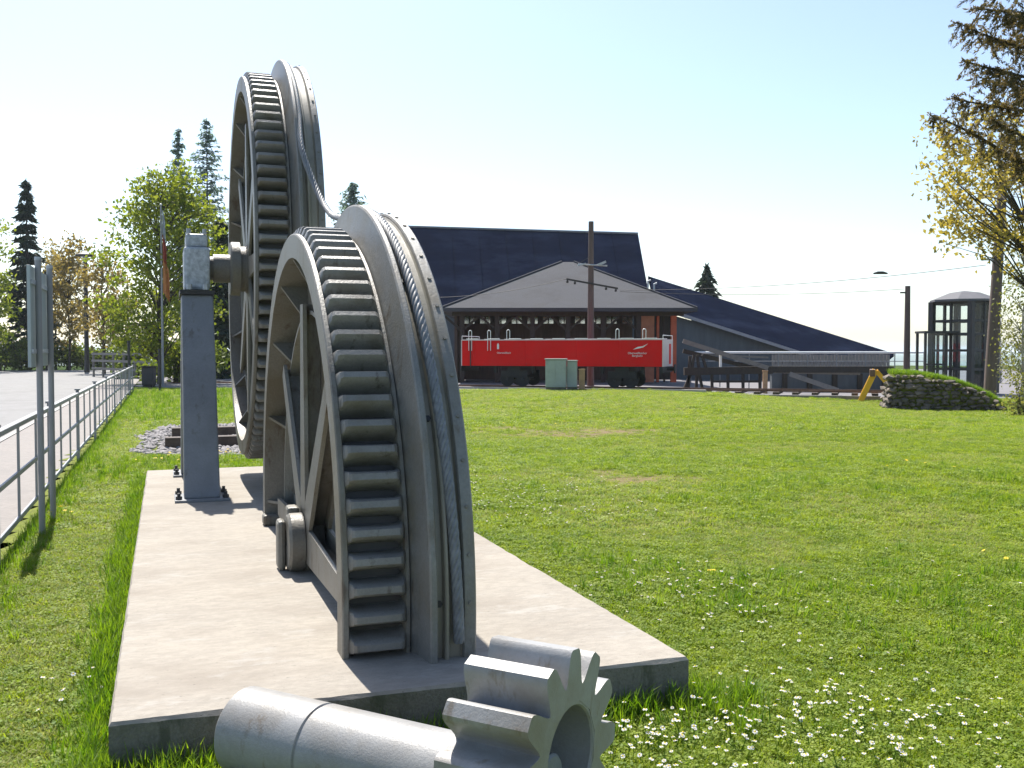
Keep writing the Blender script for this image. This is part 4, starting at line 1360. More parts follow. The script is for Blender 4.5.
def cloth(z0, z1, w, m, name):
    b_ = MB()
    n, k_ = 16, 8
    vs_, fs_ = [], []
    for side_ in (0, 1):
        for i in range(n + 1):
            for j in range(k_ + 1):
                z = z0 + (z1 - z0) * i / n
                t = j / k_
                ww = w * (0.55 + 0.45 * math.sin(PI * (0.15 + 0.7 * i / n)))
                vs_.append((0.06 + ww * t, 0.12 * math.sin(t * 9 + i * 0.25) * t + side_ * 0.012, z - 0.5 * t * t))
    q = (n + 1) * (k_ + 1)
    for i in range(n):
        for j in range(k_):
            a = i * (k_ + 1) + j
            fs_.append((a, a + 1, a + k_ + 2, a + k_ + 1))
            fs_.append((q + a, q + a + k_ + 1, q + a + k_ + 2, q + a + 1))
    for i in range(n):
        for j in (0, k_):
            a = i * (k_ + 1) + j
            fs_.append((a, a + k_ + 1, q + a + k_ + 1, q + a))
    b_.add(vs_, fs_)
    return b_.build(name, m, flag, 60)
cloth(fh - 1.3, fh - 0.2, 0.14, M['flag_white'], 'flag_cloth')
cloth(fh - 2.4, fh - 1.31, 0.2, M['flag_red'], 'flag_cloth')
cloth(fh - 4.0, fh - 2.41, 0.34, M['flag_orange'], 'flag_cloth')
bn = at(149, 381, 45)
lb = thing('litter_bin', (bn.x, 45, 0), 0, 'dark litter bin at the far end of the railing', 'bin')
MB().box(-0.26, 0.26, -0.22, 0.22, 0.06, 0.86).build('body', M['dark'], lb, bevel=0.03)
MB().box(-0.29, 0.29, -0.25, 0.25, 0.862, 0.93).build('lid', M['black'], lb, bevel=0.02)
MB().box(-0.2, 0.2, -0.18, 0.18, -0.05, 0.058).build('foot', M['black'], lb)
for i, (u, vt, vb, d, lab) in enumerate(((129.5, 342, 395, 37.5, 'short dark post behind the railing'), (160, 350, 390, 40, 'dark post at the grass beside the flagpole'))):
    p = at(u, vb, d)
    o = thing('marker_post', (p.x, d, H(p.x, d)), 0, lab, 'post', 'dark posts by the railing')
    MB().tube([(0, 0, -0.1), (0, 0, at(u, vt, d).z)], 0.055, 10).build('shaft', M['dark'], o, 40)
    MB().lathe([(at(u, vt, d).z, 0.01), (at(u, vt, d).z, 0.07), (at(u, vt, d).z + 0.05, 0.07), (at(u, vt, d).z + 0.05, 0.01)], 10, axis='Z').build('cap', M['dark'], o)
bar0, bar1 = at(92, 357, 66), at(158, 357, 56)
br = thing('timber_barrier', (bar0.x, bar0.y, -0.1), math.atan2(bar1.y - bar0.y, bar1.x - bar0.x), 'pale horizontal timber barrier across the far end of the road', 'barrier')
LB = math.hypot(bar1.x - bar0.x, bar1.y - bar0.y)
for z in (0.55, 1.05, 1.5):
    MB().box(0, LB, -0.04, 0.04, z - 0.07, z + 0.07).build('rail', M['oldwood'], br)
for k in range(7):
    x = LB * k / 6
    MB().box(x - 0.07, x + 0.07, 0.041, 0.15, -0.1, 1.6).build('post', M['oldwood'], br)


# ------------------------------------------------------------------ trees
def quads(cent, up, side_, hu, hs):
    """arrays -> quad mesh data"""
    c = np.asarray(cent)
    a = up * hu[:, None]
    s = side_ * hs[:, None]
    v = np.stack([c - a - s * 0.55, c - a * 0.1 - s, c + a, c - a * 0.1 + s], axis=1).reshape(-1, 3)
    return v


def quad_obj(name, v, m, parent):
    n = len(v) // 4
    me = bpy.data.meshes.new(name)
    me.vertices.add(n * 4)
    me.vertices.foreach_set('co', np.asarray(v, dtype=np.float32).ravel())
    me.loops.add(n * 4)
    me.loops.foreach_set('vertex_index', np.arange(n * 4, dtype=np.int32))
    me.polygons.add(n)
    me.polygons.foreach_set('loop_start', np.arange(0, n * 4, 4, dtype=np.int32))
    me.materials.append(m)
    me.update(calc_edges=True)
    return link(name, me, parent)


def unit(v):
    return v / np.maximum(1e-6, np.linalg.norm(v, axis=1))[:, None]


def broadleaf(name, base, height, crown_w, crown_z0, leafm, barkm, label, cat='tree', clumps=45, per=90, leaf=0.12, spread=0.6, trunk_r=0.16, seed=1, droop=0.0, lopsided=(0, 0), group=None, shape=1.0, stems=1):
    rng = np.random.default_rng(seed)
    t = thing(name, base, 0, label, cat, group)
    tk_ = MB()
    stemtops = []
    for s in range(stems):
        ox, oy = (rng.normal(0, crown_w * 0.12, 2) if stems > 1 else (0, 0))
        top = np.array([ox * 1.5 + lopsided[0] * 0.3, oy * 1.5 + lopsided[1] * 0.3, height * 0.86])
        pts = []
        for k in range(9):
            f = k / 8
            pts.append((ox * 0.3 + (top[0] - ox * 0.3) * f + rng.normal(0, 0.012 * height) * f, oy * 0.3 + (top[1] - oy * 0.3) * f + rng.normal(0, 0.012 * height) * f, -0.15 + (top[2] + 0.15) * f))
        tk_.tube(pts, [trunk_r * (1 - 0.88 * (k / 8)) * (1.25 if k == 0 else 1) for k in range(9)], 8)
        stemtops.append(pts)
    cents = []
    zc_ = (height + crown_z0) / 2
    hz = (height - crown_z0) / 2
    while len(cents) < clumps:
        p = rng.uniform(-1, 1, 3)
        rr = np.linalg.norm(p)
        if rr > 1 or rr < 0.28:
            continue
        wz = 1.0 - shape * 0.35 * max(0, p[2])
        q = np.array([p[0] * crown_w * wz + lopsided[0] * (0.5 + 0.5 * p[2]), p[1] * crown_w * wz + lopsided[1] * (0.5 + 0.5 * p[2]), zc_ + p[2] * hz])
        cents.append(q)
    V = []
    for q in cents:
        pts = stemtops[rng.integers(0, stems)]
        zt_ = max(crown_z0 * 0.7, min(height * 0.8, q[2] - 0.45 * math.hypot(q[0], q[1])))
        j = min(7, max(1, int(zt_ / (height * 0.86) * 8)))
        s0_ = np.array(pts[j])
        mid = (s0_ + q) / 2 + np.array([0, 0, 0.1 * np.linalg.norm(q - s0_)]) + rng.normal(0, 0.06 * np.linalg.norm(q - s0_), 3)
        tk_.tube([s0_, mid, q], [trunk_r * 0.26, trunk_r * 0.16, trunk_r * 0.05], 5, cap=False)
        n = int(per * rng.uniform(0.5, 1.4))
        pp_ = q + rng.normal(0, 1, (n, 3)) * np.array([spread, spread, spread * 0.62])
        for e in range(3):
            tip = pp_[rng.integers(0, n)]
            tk_.tube([q, (q + tip) / 2 + rng.normal(0, 0.05, 3), tip], [trunk_r * 0.06, trunk_r * 0.045, trunk_r * 0.02], 4, cap=False)
        if droop:
            pp_[:, 2] -= droop * np.abs(rng.normal(0, 1, n))
        up = unit(rng.normal(0, 1, (n, 3)) + np.array([0, 0, -0.3]))
        sd = unit(np.cross(up, rng.normal(0, 1, (n, 3))))
        V.append(quads(pp_, up, sd, leaf * rng.uniform(0.6, 1.3, n), leaf * 0.62 * rng.uniform(0.6, 1.3, n)))
    tk_.build('trunk', barkm, t, 50)
    quad_obj('crown', np.concatenate(V), leafm, t)
    return t


def conifer(name, base, height, width, z0, leafm, label, whorls=26, per=7, dens=26, size=0.22, droop=0.25, seed=1, trunk_r=0.14, group=None, power=0.85, sparse=1.0):
    rng = np.random.default_rng(seed)
    t = thing(name, base, 0, label, 'tree', group)
    tk_ = MB()
    tk_.tube([(0, 0, -0.2), (0, 0, height * 0.4), (0.02, 0, height)], [trunk_r, trunk_r * 0.7, 0.015], 8)
    V = []
    for w in range(whorls):
        f = (w + rng.uniform(-0.3, 0.3)) / whorls
        z = z0 + (height - z0) * f
        Lb = width * (1 - f) ** power * rng.uniform(0.65, 1.15) + 0.12
        for b_ in range(per):
            if rng.random() > sparse:
                continue
            a = rng.uniform(0, 2 * PI)
            Lx = Lb * rng.uniform(0.6, 1.15)
            dirv = np.array([math.cos(a), math.sin(a), 0])
            rise = rng.uniform(-0.05, 0.3)
            tip = np.array([0, 0, z]) + dirv * Lx + np.array([0, 0, Lx * (rise - droop)])
            mid = np.array([0, 0, z]) + dirv * Lx * 0.5 + np.array([0, 0, Lx * (rise * 0.7 - droop * 0.75)])
            tk_.tube([(0, 0, z), mid, tip], [trunk_r * 0.2, trunk_r * 0.1, 0.008], 4, cap=False)
            n = max(4, int(dens * Lx / width * rng.uniform(0.7, 1.3)) + 3)
            s = rng.uniform(0.12, 1.0, n) ** 0.8
            pos = np.where((s < 0.5)[:, None], np.array([0, 0, z]) + (mid - np.array([0, 0, z])) * (s / 0.5)[:, None], mid + (tip - mid) * ((s - 0.5) / 0.5)[:, None])
            lat = np.array([-dirv[1], dirv[0], 0])
            pos = pos + lat * (rng.normal(0, 0.16, n) * Lx * (1.1 - s))[:, None] + np.array([0, 0, 1]) * rng.normal(-0.04, 0.06, n)[:, None]
            up = unit(dirv * rng.uniform(0.2, 1, (n, 1)) + lat * rng.normal(0, 0.7, (n, 1)) + np.array([0, 0, -1]) * rng.uniform(0.0, 0.9, (n, 1)))
            sd = unit(np.cross(up, rng.normal(0, 1, (n, 3))))
            V.append(quads(pos, up, sd, size * rng.uniform(0.6, 1.4, n), size * 0.33 * rng.uniform(0.6, 1.3, n)))
    tk_.build('trunk', M['bark'], t, 50)
    quad_obj('crown', np.concatenate(V), leafm, t)
    return t


def tree_h(u, vtop, d, z0=0.0):
    return at(u, vtop, d).z - z0


def gp(u, d, z=0.0):
    p = at(u, 380, d)
    return Vector((p.x, d, z))


broadleaf('maple_tree', gp(160, 49), tree_h(165, 158, 49), 3.4, 1.0, M['leaf_maple'], M['bark'], 'light green maple tree with thin leaves left of the blue-grey post', clumps=170, per=62, leaf=0.12, spread=0.36, seed=3, shape=1.15, trunk_r=0.13, lopsided=(0.5, 0))
conifer('spruce_tree', gp(29, 88, -0.3), tree_h(33, 174, 88), 3.0, 1.5, M['needle_dark'], 'dark narrow spruce behind the road on the far left', whorls=34, per=8, dens=26, size=0.42, seed=4, trunk_r=0.22, droop=0.3)
conifer('larch_tree', gp(209, 72), tree_h(209, 118, 72), 3.6, 2.0, M['needle_larch'], 'tallest thin blue-green larch above the maple', whorls=70, per=7, dens=26, size=0.17, seed=5, trunk_r=0.16, droop=0.05, sparse=0.85, power=0.7)
conifer('larch_tree', gp(181, 76), tree_h(181, 128, 76), 2.3, 3.0, M['needle_larch'], 'slightly shorter larch whose tip shows above the maple', whorls=66, per=7, dens=24, size=0.17, seed=6, trunk_r=0.14, droop=0.05, sparse=0.85, power=0.7)
conifer('spruce_tree', gp(222, 60), tree_h(222, 215, 60), 2.2, 0.6, M['needle_dark'], 'dark bushy spruce between the post and the far gear wheel', whorls=26, per=8, dens=26, size=0.36, seed=8, trunk_r=0.16)
broadleaf('copper_tree', gp(70, 86, -0.3), tree_h(72, 232, 86), 2.3, 2.0, M['leaf_copper'], M['bark'], 'thin coppery young tree left of the street lamp', clumps=70, per=50, leaf=0.17, spread=0.5, seed=9, trunk_r=0.12)
broadleaf('copper_tree', gp(56, 92, -0.3), tree_h(56, 222, 92), 1.6, 3.0, M['leaf_copper'], M['bark'], 'sparse coppery tree beside the dark spruce', clumps=40, per=36, leaf=0.16, spread=0.5, seed=10, trunk_r=0.12)
broadleaf('young_tree', gp(104, 74, -0.2), tree_h(106, 250, 74), 1.8, 2.2, M['leaf_copper'], M['bark'], 'small brownish tree right of the street lamp', clumps=44, per=46, leaf=0.16, spread=0.5, seed=12, trunk_r=0.14)
broadleaf('young_tree', gp(-8, 80, -0.2), tree_h(0, 215, 80), 2.0, 1.2, M['leaf_maple'], M['bark'], 'light green tree cut by the left edge of the picture', clumps=40, per=60, leaf=0.17, spread=0.5, seed=13, trunk_r=0.14)
broadleaf('young_tree', gp(128, 80, -0.2), tree_h(128, 285, 80), 2.0, 0.8, M['leaf_green'], M['bark'], 'low green tree behind the timber barrier', clumps=30, per=50, leaf=0.16, spread=0.5, seed=14, trunk_r=0.14)
lab = ['leafy shrub at the left end of the roadside bushes', 'dense shrub below the dark spruce', 'rounded shrub below the coppery trees', 'low shrub left of the street lamp foot', 'shrub behind the street lamp post', 'shrub behind the railing end', 'shrub behind the litter bin', 'dark shrub at the foot of the maple', 'shrub right of the flagpole foot']
for i, (u, d, hh, ww) in enumerate(((2, 84, 3.6, 2.2), (22, 86, 3.0, 2.0), (48, 88, 2.8, 2.0), (68, 88, 2.6, 1.8), (88, 88, 2.4, 1.8), (118, 90, 2.8, 2.0), (140, 66, 2.2, 1.6), (176, 52, 2.4, 1.5), (198, 54, 2.6, 1.6))):
    broadleaf('shrub', gp(u, d, -0.2), hh, ww, 0.1, M['leaf_green'], M['bark'], lab[i], 'shrub', clumps=26, per=60, leaf=0.15, spread=0.4, seed=30 + i, trunk_r=0.06, group='bushes behind the road', stems=3)
conifer('larch_tree', gp(354, 84), tree_h(356, 182, 84), 4.4, 4.0, M['needle_larch'], 'larch top peeping out behind the near half wheel', whorls=60, per=7, dens=26, size=0.22, seed=15, trunk_r=0.2, droop=-0.15, power=0.8)
conifer('spruce_tree', gp(706, 98), tree_h(706, 265, 98), 3.1, 1.0, M['needle_dark'], 'small dark spruce top showing above the sloping wing roof', whorls=24, per=6, dens=24, size=0.5, seed=16, trunk_r=0.22, droop=-0.12)
# right edge
broadleaf('young_tree', gp(1042, 27, -0.3), tree_h(1000, 118, 27) + 0.5, 2.5, 4.0, M['leaf_yellow'], M['bark'], 'tree with fresh yellow-green leaves at the right edge', clumps=105, per=55, leaf=0.075, spread=0.27, seed=21, trunk_r=0.10, lopsided=(-1.95, 0), shape=0.5)
broadleaf('birch_tree', gp(1022, 34, -0.5), tree_h(1018, 225, 34) + 0.6, 0.75, 0.6, M['leaf_pale'], M['birchbark'], 'pale hanging birch behind the thick pole at the right edge', clumps=60, per=26, leaf=0.06, spread=0.22, seed=22, trunk_r=0.07, droop=0.35)
broadleaf('birch_tree', gp(1000, 60, -0.8), tree_h(1000, 290, 60), 1.1, 0.8, M['leaf_pale'], M['birchbark'], 'far birch showing behind the lift tower', clumps=40, per=24, leaf=0.09, spread=0.35, seed=23, trunk_r=0.08, droop=0.4)
broadleaf('shrub', gp(1022, 30, -0.5), 1.5, 0.7, 0.1, M['leaf_pale'], M['bark'], 'pale shrub at the right end of the stone wall', 'shrub', clumps=26, per=40, leaf=0.05, spread=0.16, seed=24, trunk_r=0.03, stems=3)

# near spruce: trunk just outside the frame on the right, its boughs hang into the picture
rs = np.random.default_rng(77)
sbase = gp(1098, 16.0, -0.25)
spr = thing('spruce_tree', sbase, 0, 'near spruce whose drooping brownish boughs hang in at upper right', 'tree')
tkb = MB()
tkb.tube([(0, 0, -0.2), (0.02, 0, 3), (0, 0.02, 7), (0, 0, 11)], [0.26, 0.21, 0.13, 0.03], 12)
V = []
boughs = []
for (u, v, d, v0b, sagb) in ((930, 115, 15.2, 226, -0.10), (956, 22, 15.6, 60, 0.1), (962, 60, 15.0, 70, 0.14), (951, 96, 16.2, 110, 0.12), (978, 8, 14.6, -10, 0.1), (985, 40, 16.8, 30, 0.1), (965, -8, 15.2, -60, 0.1), (990, 118, 14.4, 150, 0.1), (1000, 80, 17, 90, 0.1), (1004, 150, 16.6, 190, 0.05), (975, 75, 15.8, 95, 0.1), (1010, 20, 15.5, 10, 0.1), (948, -30, 15.5, -80, 0.12), (988, -20, 16.5, -60, 0.1)):
    tip = at(u, v, d) - sbase
    st_ = Vector((0, 0, at(1098, v0b, 16).z - sbase.z))
    boughs.append((st_, tip, sagb))
for k in range(16):
    a = rs.uniform(-1.9, 1.4)
    z = rs.uniform(3.6, 10)
    Lx = 2.6 * (1 - (z - 3) / 9) + 0.4
    boughs.append((Vector((0, 0, z)), Vector((Lx * math.cos(a), Lx * math.sin(a), z + 0.1)), 0.12))
for st_, tip, sagb in boughs:
    Lx = (tip - st_).length
    pts = []
    for k in range(9):
        f = k / 8
        p = st_.lerp(tip, f)
        p.z -= sagb * Lx * 4 * f * (1 - f) * 0.5
        p += Vector(rs.normal(0, 0.018, 3)) if 0 < k < 8 else Vector((0, 0, 0))
        pts.append(p)
    tkb.tube(pts, [0.035 * (1 - 0.85 * k / 8) * (Lx / 2.6) + 0.004 for k in range(9)], 6)
    arr = np.array([list(p) for p in pts])
    dirv = np.array(list((tip - st_).normalized()))
    lat = np.cross(dirv, [0, 0, 1.0])
    lat = lat / np.linalg.norm(lat)
    ntw = int(95 * Lx / 2.6)
    for w in range(ntw):
        s = rs.uniform(0.12, 1.0)
        j = min(7, int(s * 8))
        p0 = arr[j] + (arr[j + 1] - arr[j]) * (s * 8 - j)
        tl = rs.uniform(0.2, 0.72) * (1.2 - 0.75 * s)
        d_ = lat * rs.normal(0, 0.6) + dirv * rs.uniform(-0.3, 0.9) + np.array([0, 0, -1]) * rs.uniform(-0.25, 1.1)
        d_ = d_ / np.linalg.norm(d_)
        p1 = p0 + d_ * tl
        tkb.tube([p0, p1], [0.005, 0.002], 3, cap=False)
        n = int(30 * tl / 0.4) + 4
        q = p0 + (p1 - p0) * rs.uniform(0, 1, (n, 1)) + rs.normal(0, 0.012, (n, 3))
        up = unit(d_ * 0.8 + rs.normal(0, 0.6, (n, 3)))
        sd = unit(np.cross(up, rs.normal(0, 1, (n, 3))))
        V.append(quads(q, up, sd, rs.uniform(0.028, 0.055, n), rs.uniform(0.007, 0.013, n)))
tkb.build('trunk', M['bark'], spr, 50)
quad_obj('crown', np.concatenate(V), M['needle_brown'], spr)


# ------------------------------------------------------------------ grass, daisies and dandelions
def blade_clump(name, m, n, radius, h, w, seed, lean=0.5, segs=2):
    r = np.random.default_rng(seed)
    vs_, fs_ = [], []
    for i in range(n):
        a, rr_ = r.uniform(0, 2 * PI), radius * math.sqrt(r.uniform(0, 1))
        bx, by = rr_ * math.cos(a), rr_ * math.sin(a)
        az = r.uniform(0, 2 * PI)
        hh = h * r.uniform(0.5, 1.2)
        ll = hh * lean * r.uniform(0.2, 1.3)
        ww = w * r.uniform(0.7, 1.3)
        fx, fy = math.cos(az), math.sin(az)
        sx, sy_ = -fy, fx
        k = len(vs_)
        for s in range(segs + 1):
            t = s / segs
            px, py, pz = bx + fx * ll * t * t, by + fy * ll * t * t, hh * t * (1 - 0.15 * t) - 0.006
            wv = ww * (1 - t ** 1.6)
            if s < segs:
                vs_.append((px - sx * wv, py - sy_ * wv, pz))
                vs_.append((px + sx * wv, py + sy_ * wv, pz))
            else:
                vs_.append((px, py, pz))
        for s in range(segs - 1):
            fs_.append((k + 2 * s, k + 2 * s + 1, k + 2 * s + 3, k + 2 * s + 2))
        e = k + 2 * (segs - 1)
        fs_.append((e, e + 1, e + 2))
    me = bpy.data.meshes.new(name)
    me.from_pydata(vs_, [], fs_)
    me.materials.append(m)
    return bpy.data.objects.new(name, me)


def flower(name, seed, yellow=False):
    r = random.Random(seed)
    b_ = MB()
    hh = 0.07 if not yellow else 0.09
    n = 10
    R_ = 0.0095 if not yellow else 0.016
    vs_ = [(0, 0, hh)] + [(R_ * math.cos(2 * PI * k / n), R_ * math.sin(2 * PI * k / n), hh + 0.003 * (k % 2)) for k in range(n)]
    b_.add(vs_, [(0, 1 + k, 1 + (k + 1) % n) for k in range(n)])
    nf = len(b_.f)
    b_.add([(0.004 * math.cos(2 * PI * k / 6), 0.004 * math.sin(2 * PI * k / 6), hh + 0.004) for k in range(6)] + [(0, 0, hh + 0.007)], [(k, (k + 1) % 6, 6) for k in range(6)])
    nf2 = len(b_.f)
    b_.tube([(0, 0, 0), (0.004, 0, hh)], 0.0015, 4, cap=False)
    me = bpy.data.meshes.new(name)
    me.from_pydata(b_.v, [], b_.f)
    for mm in (M['dandelion'] if yellow else M['petal'], M['dandelion'], M['grass_tall']):
        me.materials.append(mm)
    for i, p in enumerate(me.polygons):
        p.material_index = 0 if i < nf else (1 if i < nf2 else 2)
    return bpy.data.objects.new(name, me)


def scatter(name, protos, pts, scales, tilt, label, cat):
    """one object whose points carry instances of the given unlinked prototypes"""
    me = bpy.data.meshes.new(name)
    me.vertices.add(len(pts))
    me.vertices.foreach_set('co', np.asarray(pts, dtype=np.float32).ravel())
    r = np.random.default_rng(len(pts))
    a = me.attributes.new('sc', 'FLOAT', 'POINT')
    a.data.foreach_set('value', np.asarray(scales, dtype=np.float32))
    a = me.attributes.new('pick', 'INT', 'POINT')
    a.data.foreach_set('value', r.integers(0, len(protos), len(pts)).astype(np.int32))
    rot = np.stack([r.normal(0, tilt, len(pts)), r.normal(0, tilt, len(pts)), r.uniform(0, 2 * PI, len(pts))], axis=1)
    a = me.attributes.new('rot', 'FLOAT_VECTOR', 'POINT')
    a.data.foreach_set('vector', rot.astype(np.float32).ravel())
    o = link(name, me)
    ng = bpy.data.node_groups.new(name + '_scatter', 'GeometryNodeTree')
    ng.interface.new_socket('Geometry', in_out='INPUT', socket_type='NodeSocketGeometry')
    ng.interface.new_socket('Geometry', in_out='OUTPUT', socket_type='NodeSocketGeometry')
    gi, go = ng.nodes.new('NodeGroupInput'), ng.nodes.new('NodeGroupOutput')
    mp = ng.nodes.new('GeometryNodeMeshToPoints')
    ip_ = ng.nodes.new('GeometryNodeInstanceOnPoints')
    gi2 = ng.nodes.new('GeometryNodeGeometryToInstance')
    for p in reversed(protos):
        oi = ng.nodes.new('GeometryNodeObjectInfo')
        oi.inputs['Object'].default_value = p
        oi.inputs['As Instance'].default_value = True
        ng.links.new(oi.outputs['Geometry'], gi2.inputs[0])
    def attr(nm, typ):
        n_ = ng.nodes.new('GeometryNodeInputNamedAttribute')
        n_.data_type = typ
        n_.inputs['Name'].default_value = nm
        return n_.outputs[0]
    ng.links.new(gi.outputs[0], mp.inputs[0])
    ng.links.new(mp.outputs[0], ip_.inputs['Points'])
    ip_.inputs['Pick Instance'].default_value = True
    ng.links.new(attr('pick', 'INT'), ip_.inputs['Instance Index'])
    er = ng.nodes.new('FunctionNodeEulerToRotation')
    ng.links.new(attr('rot', 'FLOAT_VECTOR'), er.inputs[0])
    ng.links.new(er.outputs[0], ip_.inputs['Rotation'])
    ng.links.new(attr('sc', 'FLOAT'), ip_.inputs['Scale'])
    js = ng.nodes.new('GeometryNodeJoinGeometry')
    for p in reversed(protos):
        oi = ng.nodes.new('GeometryNodeObjectInfo')
        oi.inputs['Object'].default_value = p
        oi.inputs['As Instance'].default_value = True
        ng.links.new(oi.outputs['Geometry'], js.inputs[0])
    ng.nodes.remove(gi2)
    ng.links.new(js.outputs[0], ip_.inputs['Instance'])
    ng.links.new(ip_.outputs[0], go.inputs[0])
    md = o.modifiers.new('scatter', 'NODES')
    md.node_group = ng
    return tag(o, label, cat, kind='stuff')


def lawn_ok(x, y, margin=0.03):
    r, a = to_sf(x, y)
    if r < FENCE_R + 0.02:
        return False
    if R0 - margin < r < R1 + margin and A0 - margin < a < A1 + margin:
        return False
    if in_gravel(r, a) and GR[0] < r < GR[1] and GR[2] < a < GR[3]:
        return False
    if y > (41.0 + 0.055 * (5 - x) if x > -4 else 43.2):
        return False
    return True


def cloud(n, y0, y1, margin=1.22, power=1.0, extra=0.8):
    r = np.random.default_rng(n)
    out = []
    while len(out) < n:
        y = y0 + (y1 - y0) * r.random() ** power
        hw = y * 0.515 * margin + extra
        # uniform density over the wedge
        if r.random() > hw / (y1 * 0.515 * margin + extra):
            continue
        x = r.uniform(-hw, hw)
        if lawn_ok(x, y):
            out.append((x, y))
    return out


def clover(name, m, n, radius, h, seed):
    r = random.Random(seed)
    b_ = MB()
    for _ in range(n):
        a, q = r.uniform(0, 2 * PI), radius * math.sqrt(r.random())
        c = Vector((q * math.cos(a), q * math.sin(a), h * r.uniform(0.3, 1.1)))
        az, sz = r.uniform(0, 2 * PI), r.uniform(0.006, 0.011)
        u_, v_ = Vector((math.cos(az), math.sin(az), r.uniform(-0.5, 0.5))) * sz, Vector((-math.sin(az), math.cos(az), r.uniform(-0.5, 0.5))) * sz * 0.75
        b_.add([c - u_, c + v_, c + u_, c - v_], [(0, 1, 2, 3)])
    me = bpy.data.meshes.new(name)
    me.from_pydata(b_.v, [], b_.f)
    me.materials.append(m)
    return bpy.data.objects.new(name, me)


lush = [blade_clump('grass_clump', M['grass'], 20, 0.06, 0.05, 0.003, 100 + i, 1.1) for i in range(4)] + [clover('clover_clump', M['clover'], 22, 0.06, 0.035, 5), clover('clover_clump', M['clover'], 26, 0.07, 0.03, 6)]
mown = [blade_clump('grass_clump', M['grass'], 20, 0.06, 0.036, 0.003, 160 + i, 1.2) for i in range(2)] + [blade_clump('grass_clump', M['grass_dry'], 18, 0.06, 0.032, 0.003, 170 + i, 1.3) for i in range(2)] + [clover('clover_clump', M['clover'], 22, 0.06, 0.022, 8)]
tall = [blade_clump('grass_tuft', M['grass_tall'], 12, 0.05, 0.16, 0.0042, 140 + i, 0.55, 3) for i in range(3)]


def vigour(x, y):
    return 0.5 + 0.5 * mnoise.noise(Vector((x * 0.55, y * 0.55, 7.7))) + 0.25 * mnoise.noise(Vector((x * 1.9, y * 1.9, 2.2)))


def grass_layer(name, n, y0, y1, sc, label):
    pts, scs = [], []
    pm, sm_ = [], []
    for x, y in cloud(n, y0, y1):
        b_ = bare(x, y)
        if random.random() < b_ * 0.85:
            continue
        r, a = to_sf(x, y)
        vg = vigour(x, y)
        if (r < R0 - 0.2 and a < 24) or (vg < 0.42 and y > 6) or (y > 27 and vg < 0.75):
            pm.append((x, y, H(x, y)))       # short, drier turf
            sm_.append(sc * random.uniform(0.75, 1.2) * (1 - 0.4 * b_))
            continue
        s = sc * (0.6 + 0.55 * vg) * random.uniform(0.8, 1.2) * (1 - 0.4 * b_)
        pts.append((x, y, H(x, y)))
        scs.append(s)
    scatter('mown_' + name, mown, pm, sm_, 0.12, 'short dry ' + label, 'grass')
    return scatter(name, lush, pts, scs, 0.12, label, 'grass')


grass_layer('near_grass', 46000, 2.6, 9.0, 1.0, 'short green lawn grass around the concrete slab')
grass_layer('middle_grass', 48000, 9.0, 20.0, 1.35, 'lawn grass in the middle of the meadow')
grass_layer('far_grass', 52000, 20.0, 43.0, 1.9, 'lawn grass towards the red wagon')
# tall tufts: along the slab, the railing, the pinion and scattered
pts, scs = [], []
def tuft(x, y, s):
    if lawn_ok(x, y, 0.02):
        pts.append((x, y, H(x, y)))
        scs.append(s)
for _ in range(1500):
    a = random.uniform(3.2, 13)
    p = SF(R0 - abs(random.gauss(0.02, 0.07)), a)
    tuft(p.x, p.y, random.uniform(0.5, 1.05))
for _ in range(700):
    a = random.uniform(3.6, 13)
    p = SF(R1 + abs(random.gauss(0.02, 0.06)), a)
    tuft(p.x, p.y, random.uniform(0.4, 0.85))
for _ in range(500):
    r = random.uniform(R0 - 0.3, R1 + 0.3)
    p = SF(r, A0 - abs(random.gauss(0.03, 0.10)))
    tuft(p.x, p.y, random.uniform(0.5, 1.0))
for _ in range(1700):
    a = random.uniform(6, 42)
    p = SF(FENCE_R + abs(random.gauss(0.05, 0.13)), a)
    tuft(p.x, p.y, random.uniform(0.4, 0.95))
for _ in range(5600):
    y = random.uniform(3, 15)
    x = random.uniform(0.2, 0.62 * y + 1)
    if vigour(x, y) > 0.60 and bare(x, y) < 0.2:
        tuft(x, y, random.uniform(0.4, 0.9))
for _ in range(900):
    a, r = random.uniform(13, 16), random.uniform(-0.9, 4)
    p = SF(r, a)
    tuft(p.x, p.y, random.uniform(0.5, 1.0))
for _ in range(1500):
    a, r = random.uniform(24, 42), random.uniform(-0.9, 5)
    p = SF(r, a)
    tuft(p.x, p.y, random.uniform(0.8, 1.7))
scatter('grass_tufts', tall, pts, scs, 0.15, 'taller uncut grass along the slab edges and the railing', 'grass')
# grass on the bank above the stone wall
pts, scs = [], []
wa = math.atan2(s1.y - s0.y, s1.x - s0.x)
for _ in range(2200):
    t, yy = random.random(), random.uniform(0.25, 2.5)
    x = LW * t
    zz = top_h(t) + 0.02
    pts.append((s0.x + x * math.cos(wa) - yy * math.sin(wa), SW_ + x * math.sin(wa) + yy * math.cos(wa), gz + zz))
    scs.append(random.uniform(0.7, 1.3))
scatter('bank_grass', tall, pts, scs, 0.2, 'grass growing on top of the dry stone wall', 'grass')
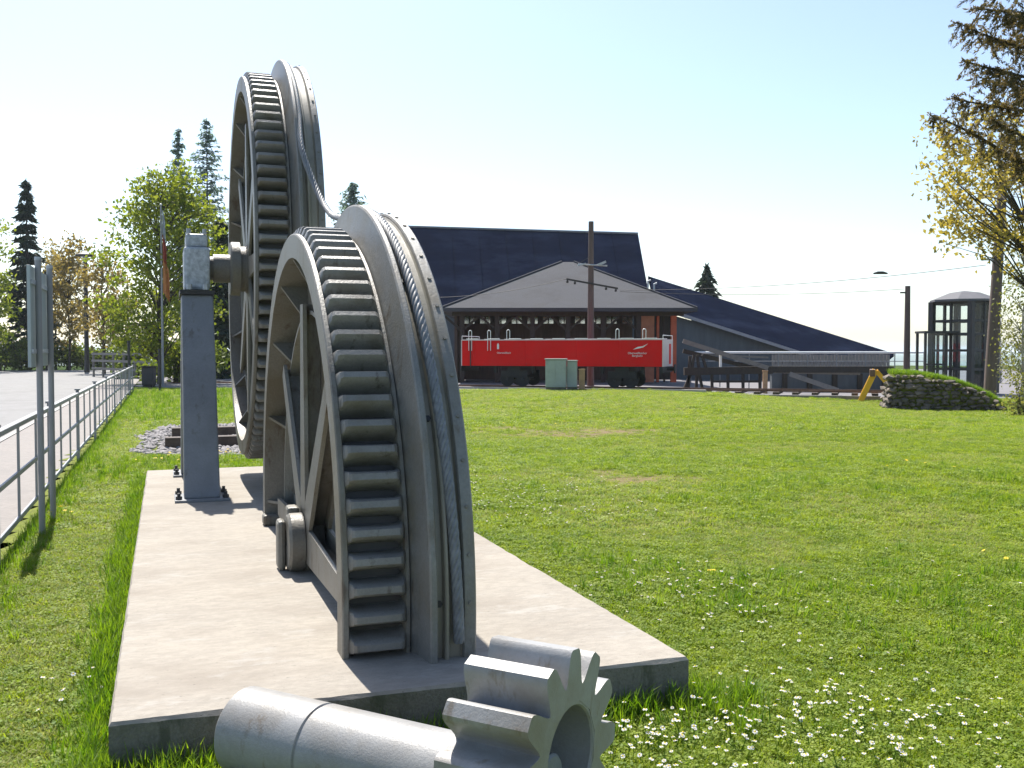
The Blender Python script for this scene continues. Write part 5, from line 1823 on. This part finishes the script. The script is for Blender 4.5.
# daisies
dp, ds = [], []
dc = [(at(850, 742, 4.1), 0.42, 210), (at(700, 742, 4.1), 0.30, 120), (at(770, 715, 4.5), 0.4, 60), (at(640, 745, 4.0), 0.2, 60), (at(980, 745, 4.1), 0.35, 70), (at(660, 590, 6.8), 0.35, 80), (at(530, 515, 9.8), 0.7, 110), (at(495, 488, 11.5), 0.8, 120), (at(810, 655, 5.4), 0.4, 24), (at(880, 600, 6.6), 0.9, 26), (at(720, 620, 6.0), 0.4, 30), (at(90, 700, 4.6), 0.2, 24)]
for c, s, n in dc:
    for _ in range(int(n * 0.75)):
        x, y = random.gauss(c.x, s), random.gauss(c.y, s * 0.8)
        if lawn_ok(x, y, 0.05) and bare(x, y) < 0.3:
            dp.append((x, y, H(x, y)))
            ds.append(random.uniform(0.8, 1.3))
scatter('daisies', [flower('daisy', 1), flower('daisy', 2)], dp, ds, 0.25, 'small white daisies scattered over the lawn', 'flowers')
dp, ds = [], []
for u, v, n, s in ((712, 582, 2, 0.02), (900, 430, 5, 0.7), (560, 425, 5, 0.8), (180, 462, 14, 0.3), (245, 455, 14, 0.35), (1000, 560, 3, 0.2), (760, 430, 6, 1.2), (60, 520, 4, 0.1), (215, 455, 12, 0.3), (900, 470, 4, 0.5)):
    d = 1.62 * FPX / (v - 350)
    c = at(u, v, d)
    for _ in range(n):
        x, y = random.gauss(c.x, s), random.gauss(c.y, s)
        if lawn_ok(x, y):
            dp.append((x, y, H(x, y)))
            ds.append(random.uniform(0.9, 1.4))
scatter('dandelions', [flower('dandelion', 3, True)], dp, ds, 0.2, 'few yellow dandelions dotted in the grass', 'flowers')

# ------------------------------------------------------------------ haze
hz_ = MB().box(-11300, 11300, -11300, 11300, -330, 24).build('haze', None)
hm, hnt, hout = new_mat('haze_air')
pv = hnt.nodes.new('ShaderNodeVolumePrincipled')
pv.inputs['Color'].default_value = (0.80, 0.90, 1.0, 1)
pv.inputs['Density'].default_value = 0.00016
pv.inputs['Anisotropy'].default_value = 0.2
hnt.links.new(pv.outputs[0], hout.inputs['Volume'])
hz_.data.materials.append(hm)
tag(hz_, 'thin pale air haze over the valley', 'haze', kind='stuff')
SC.cycles.volume_bounces = 1
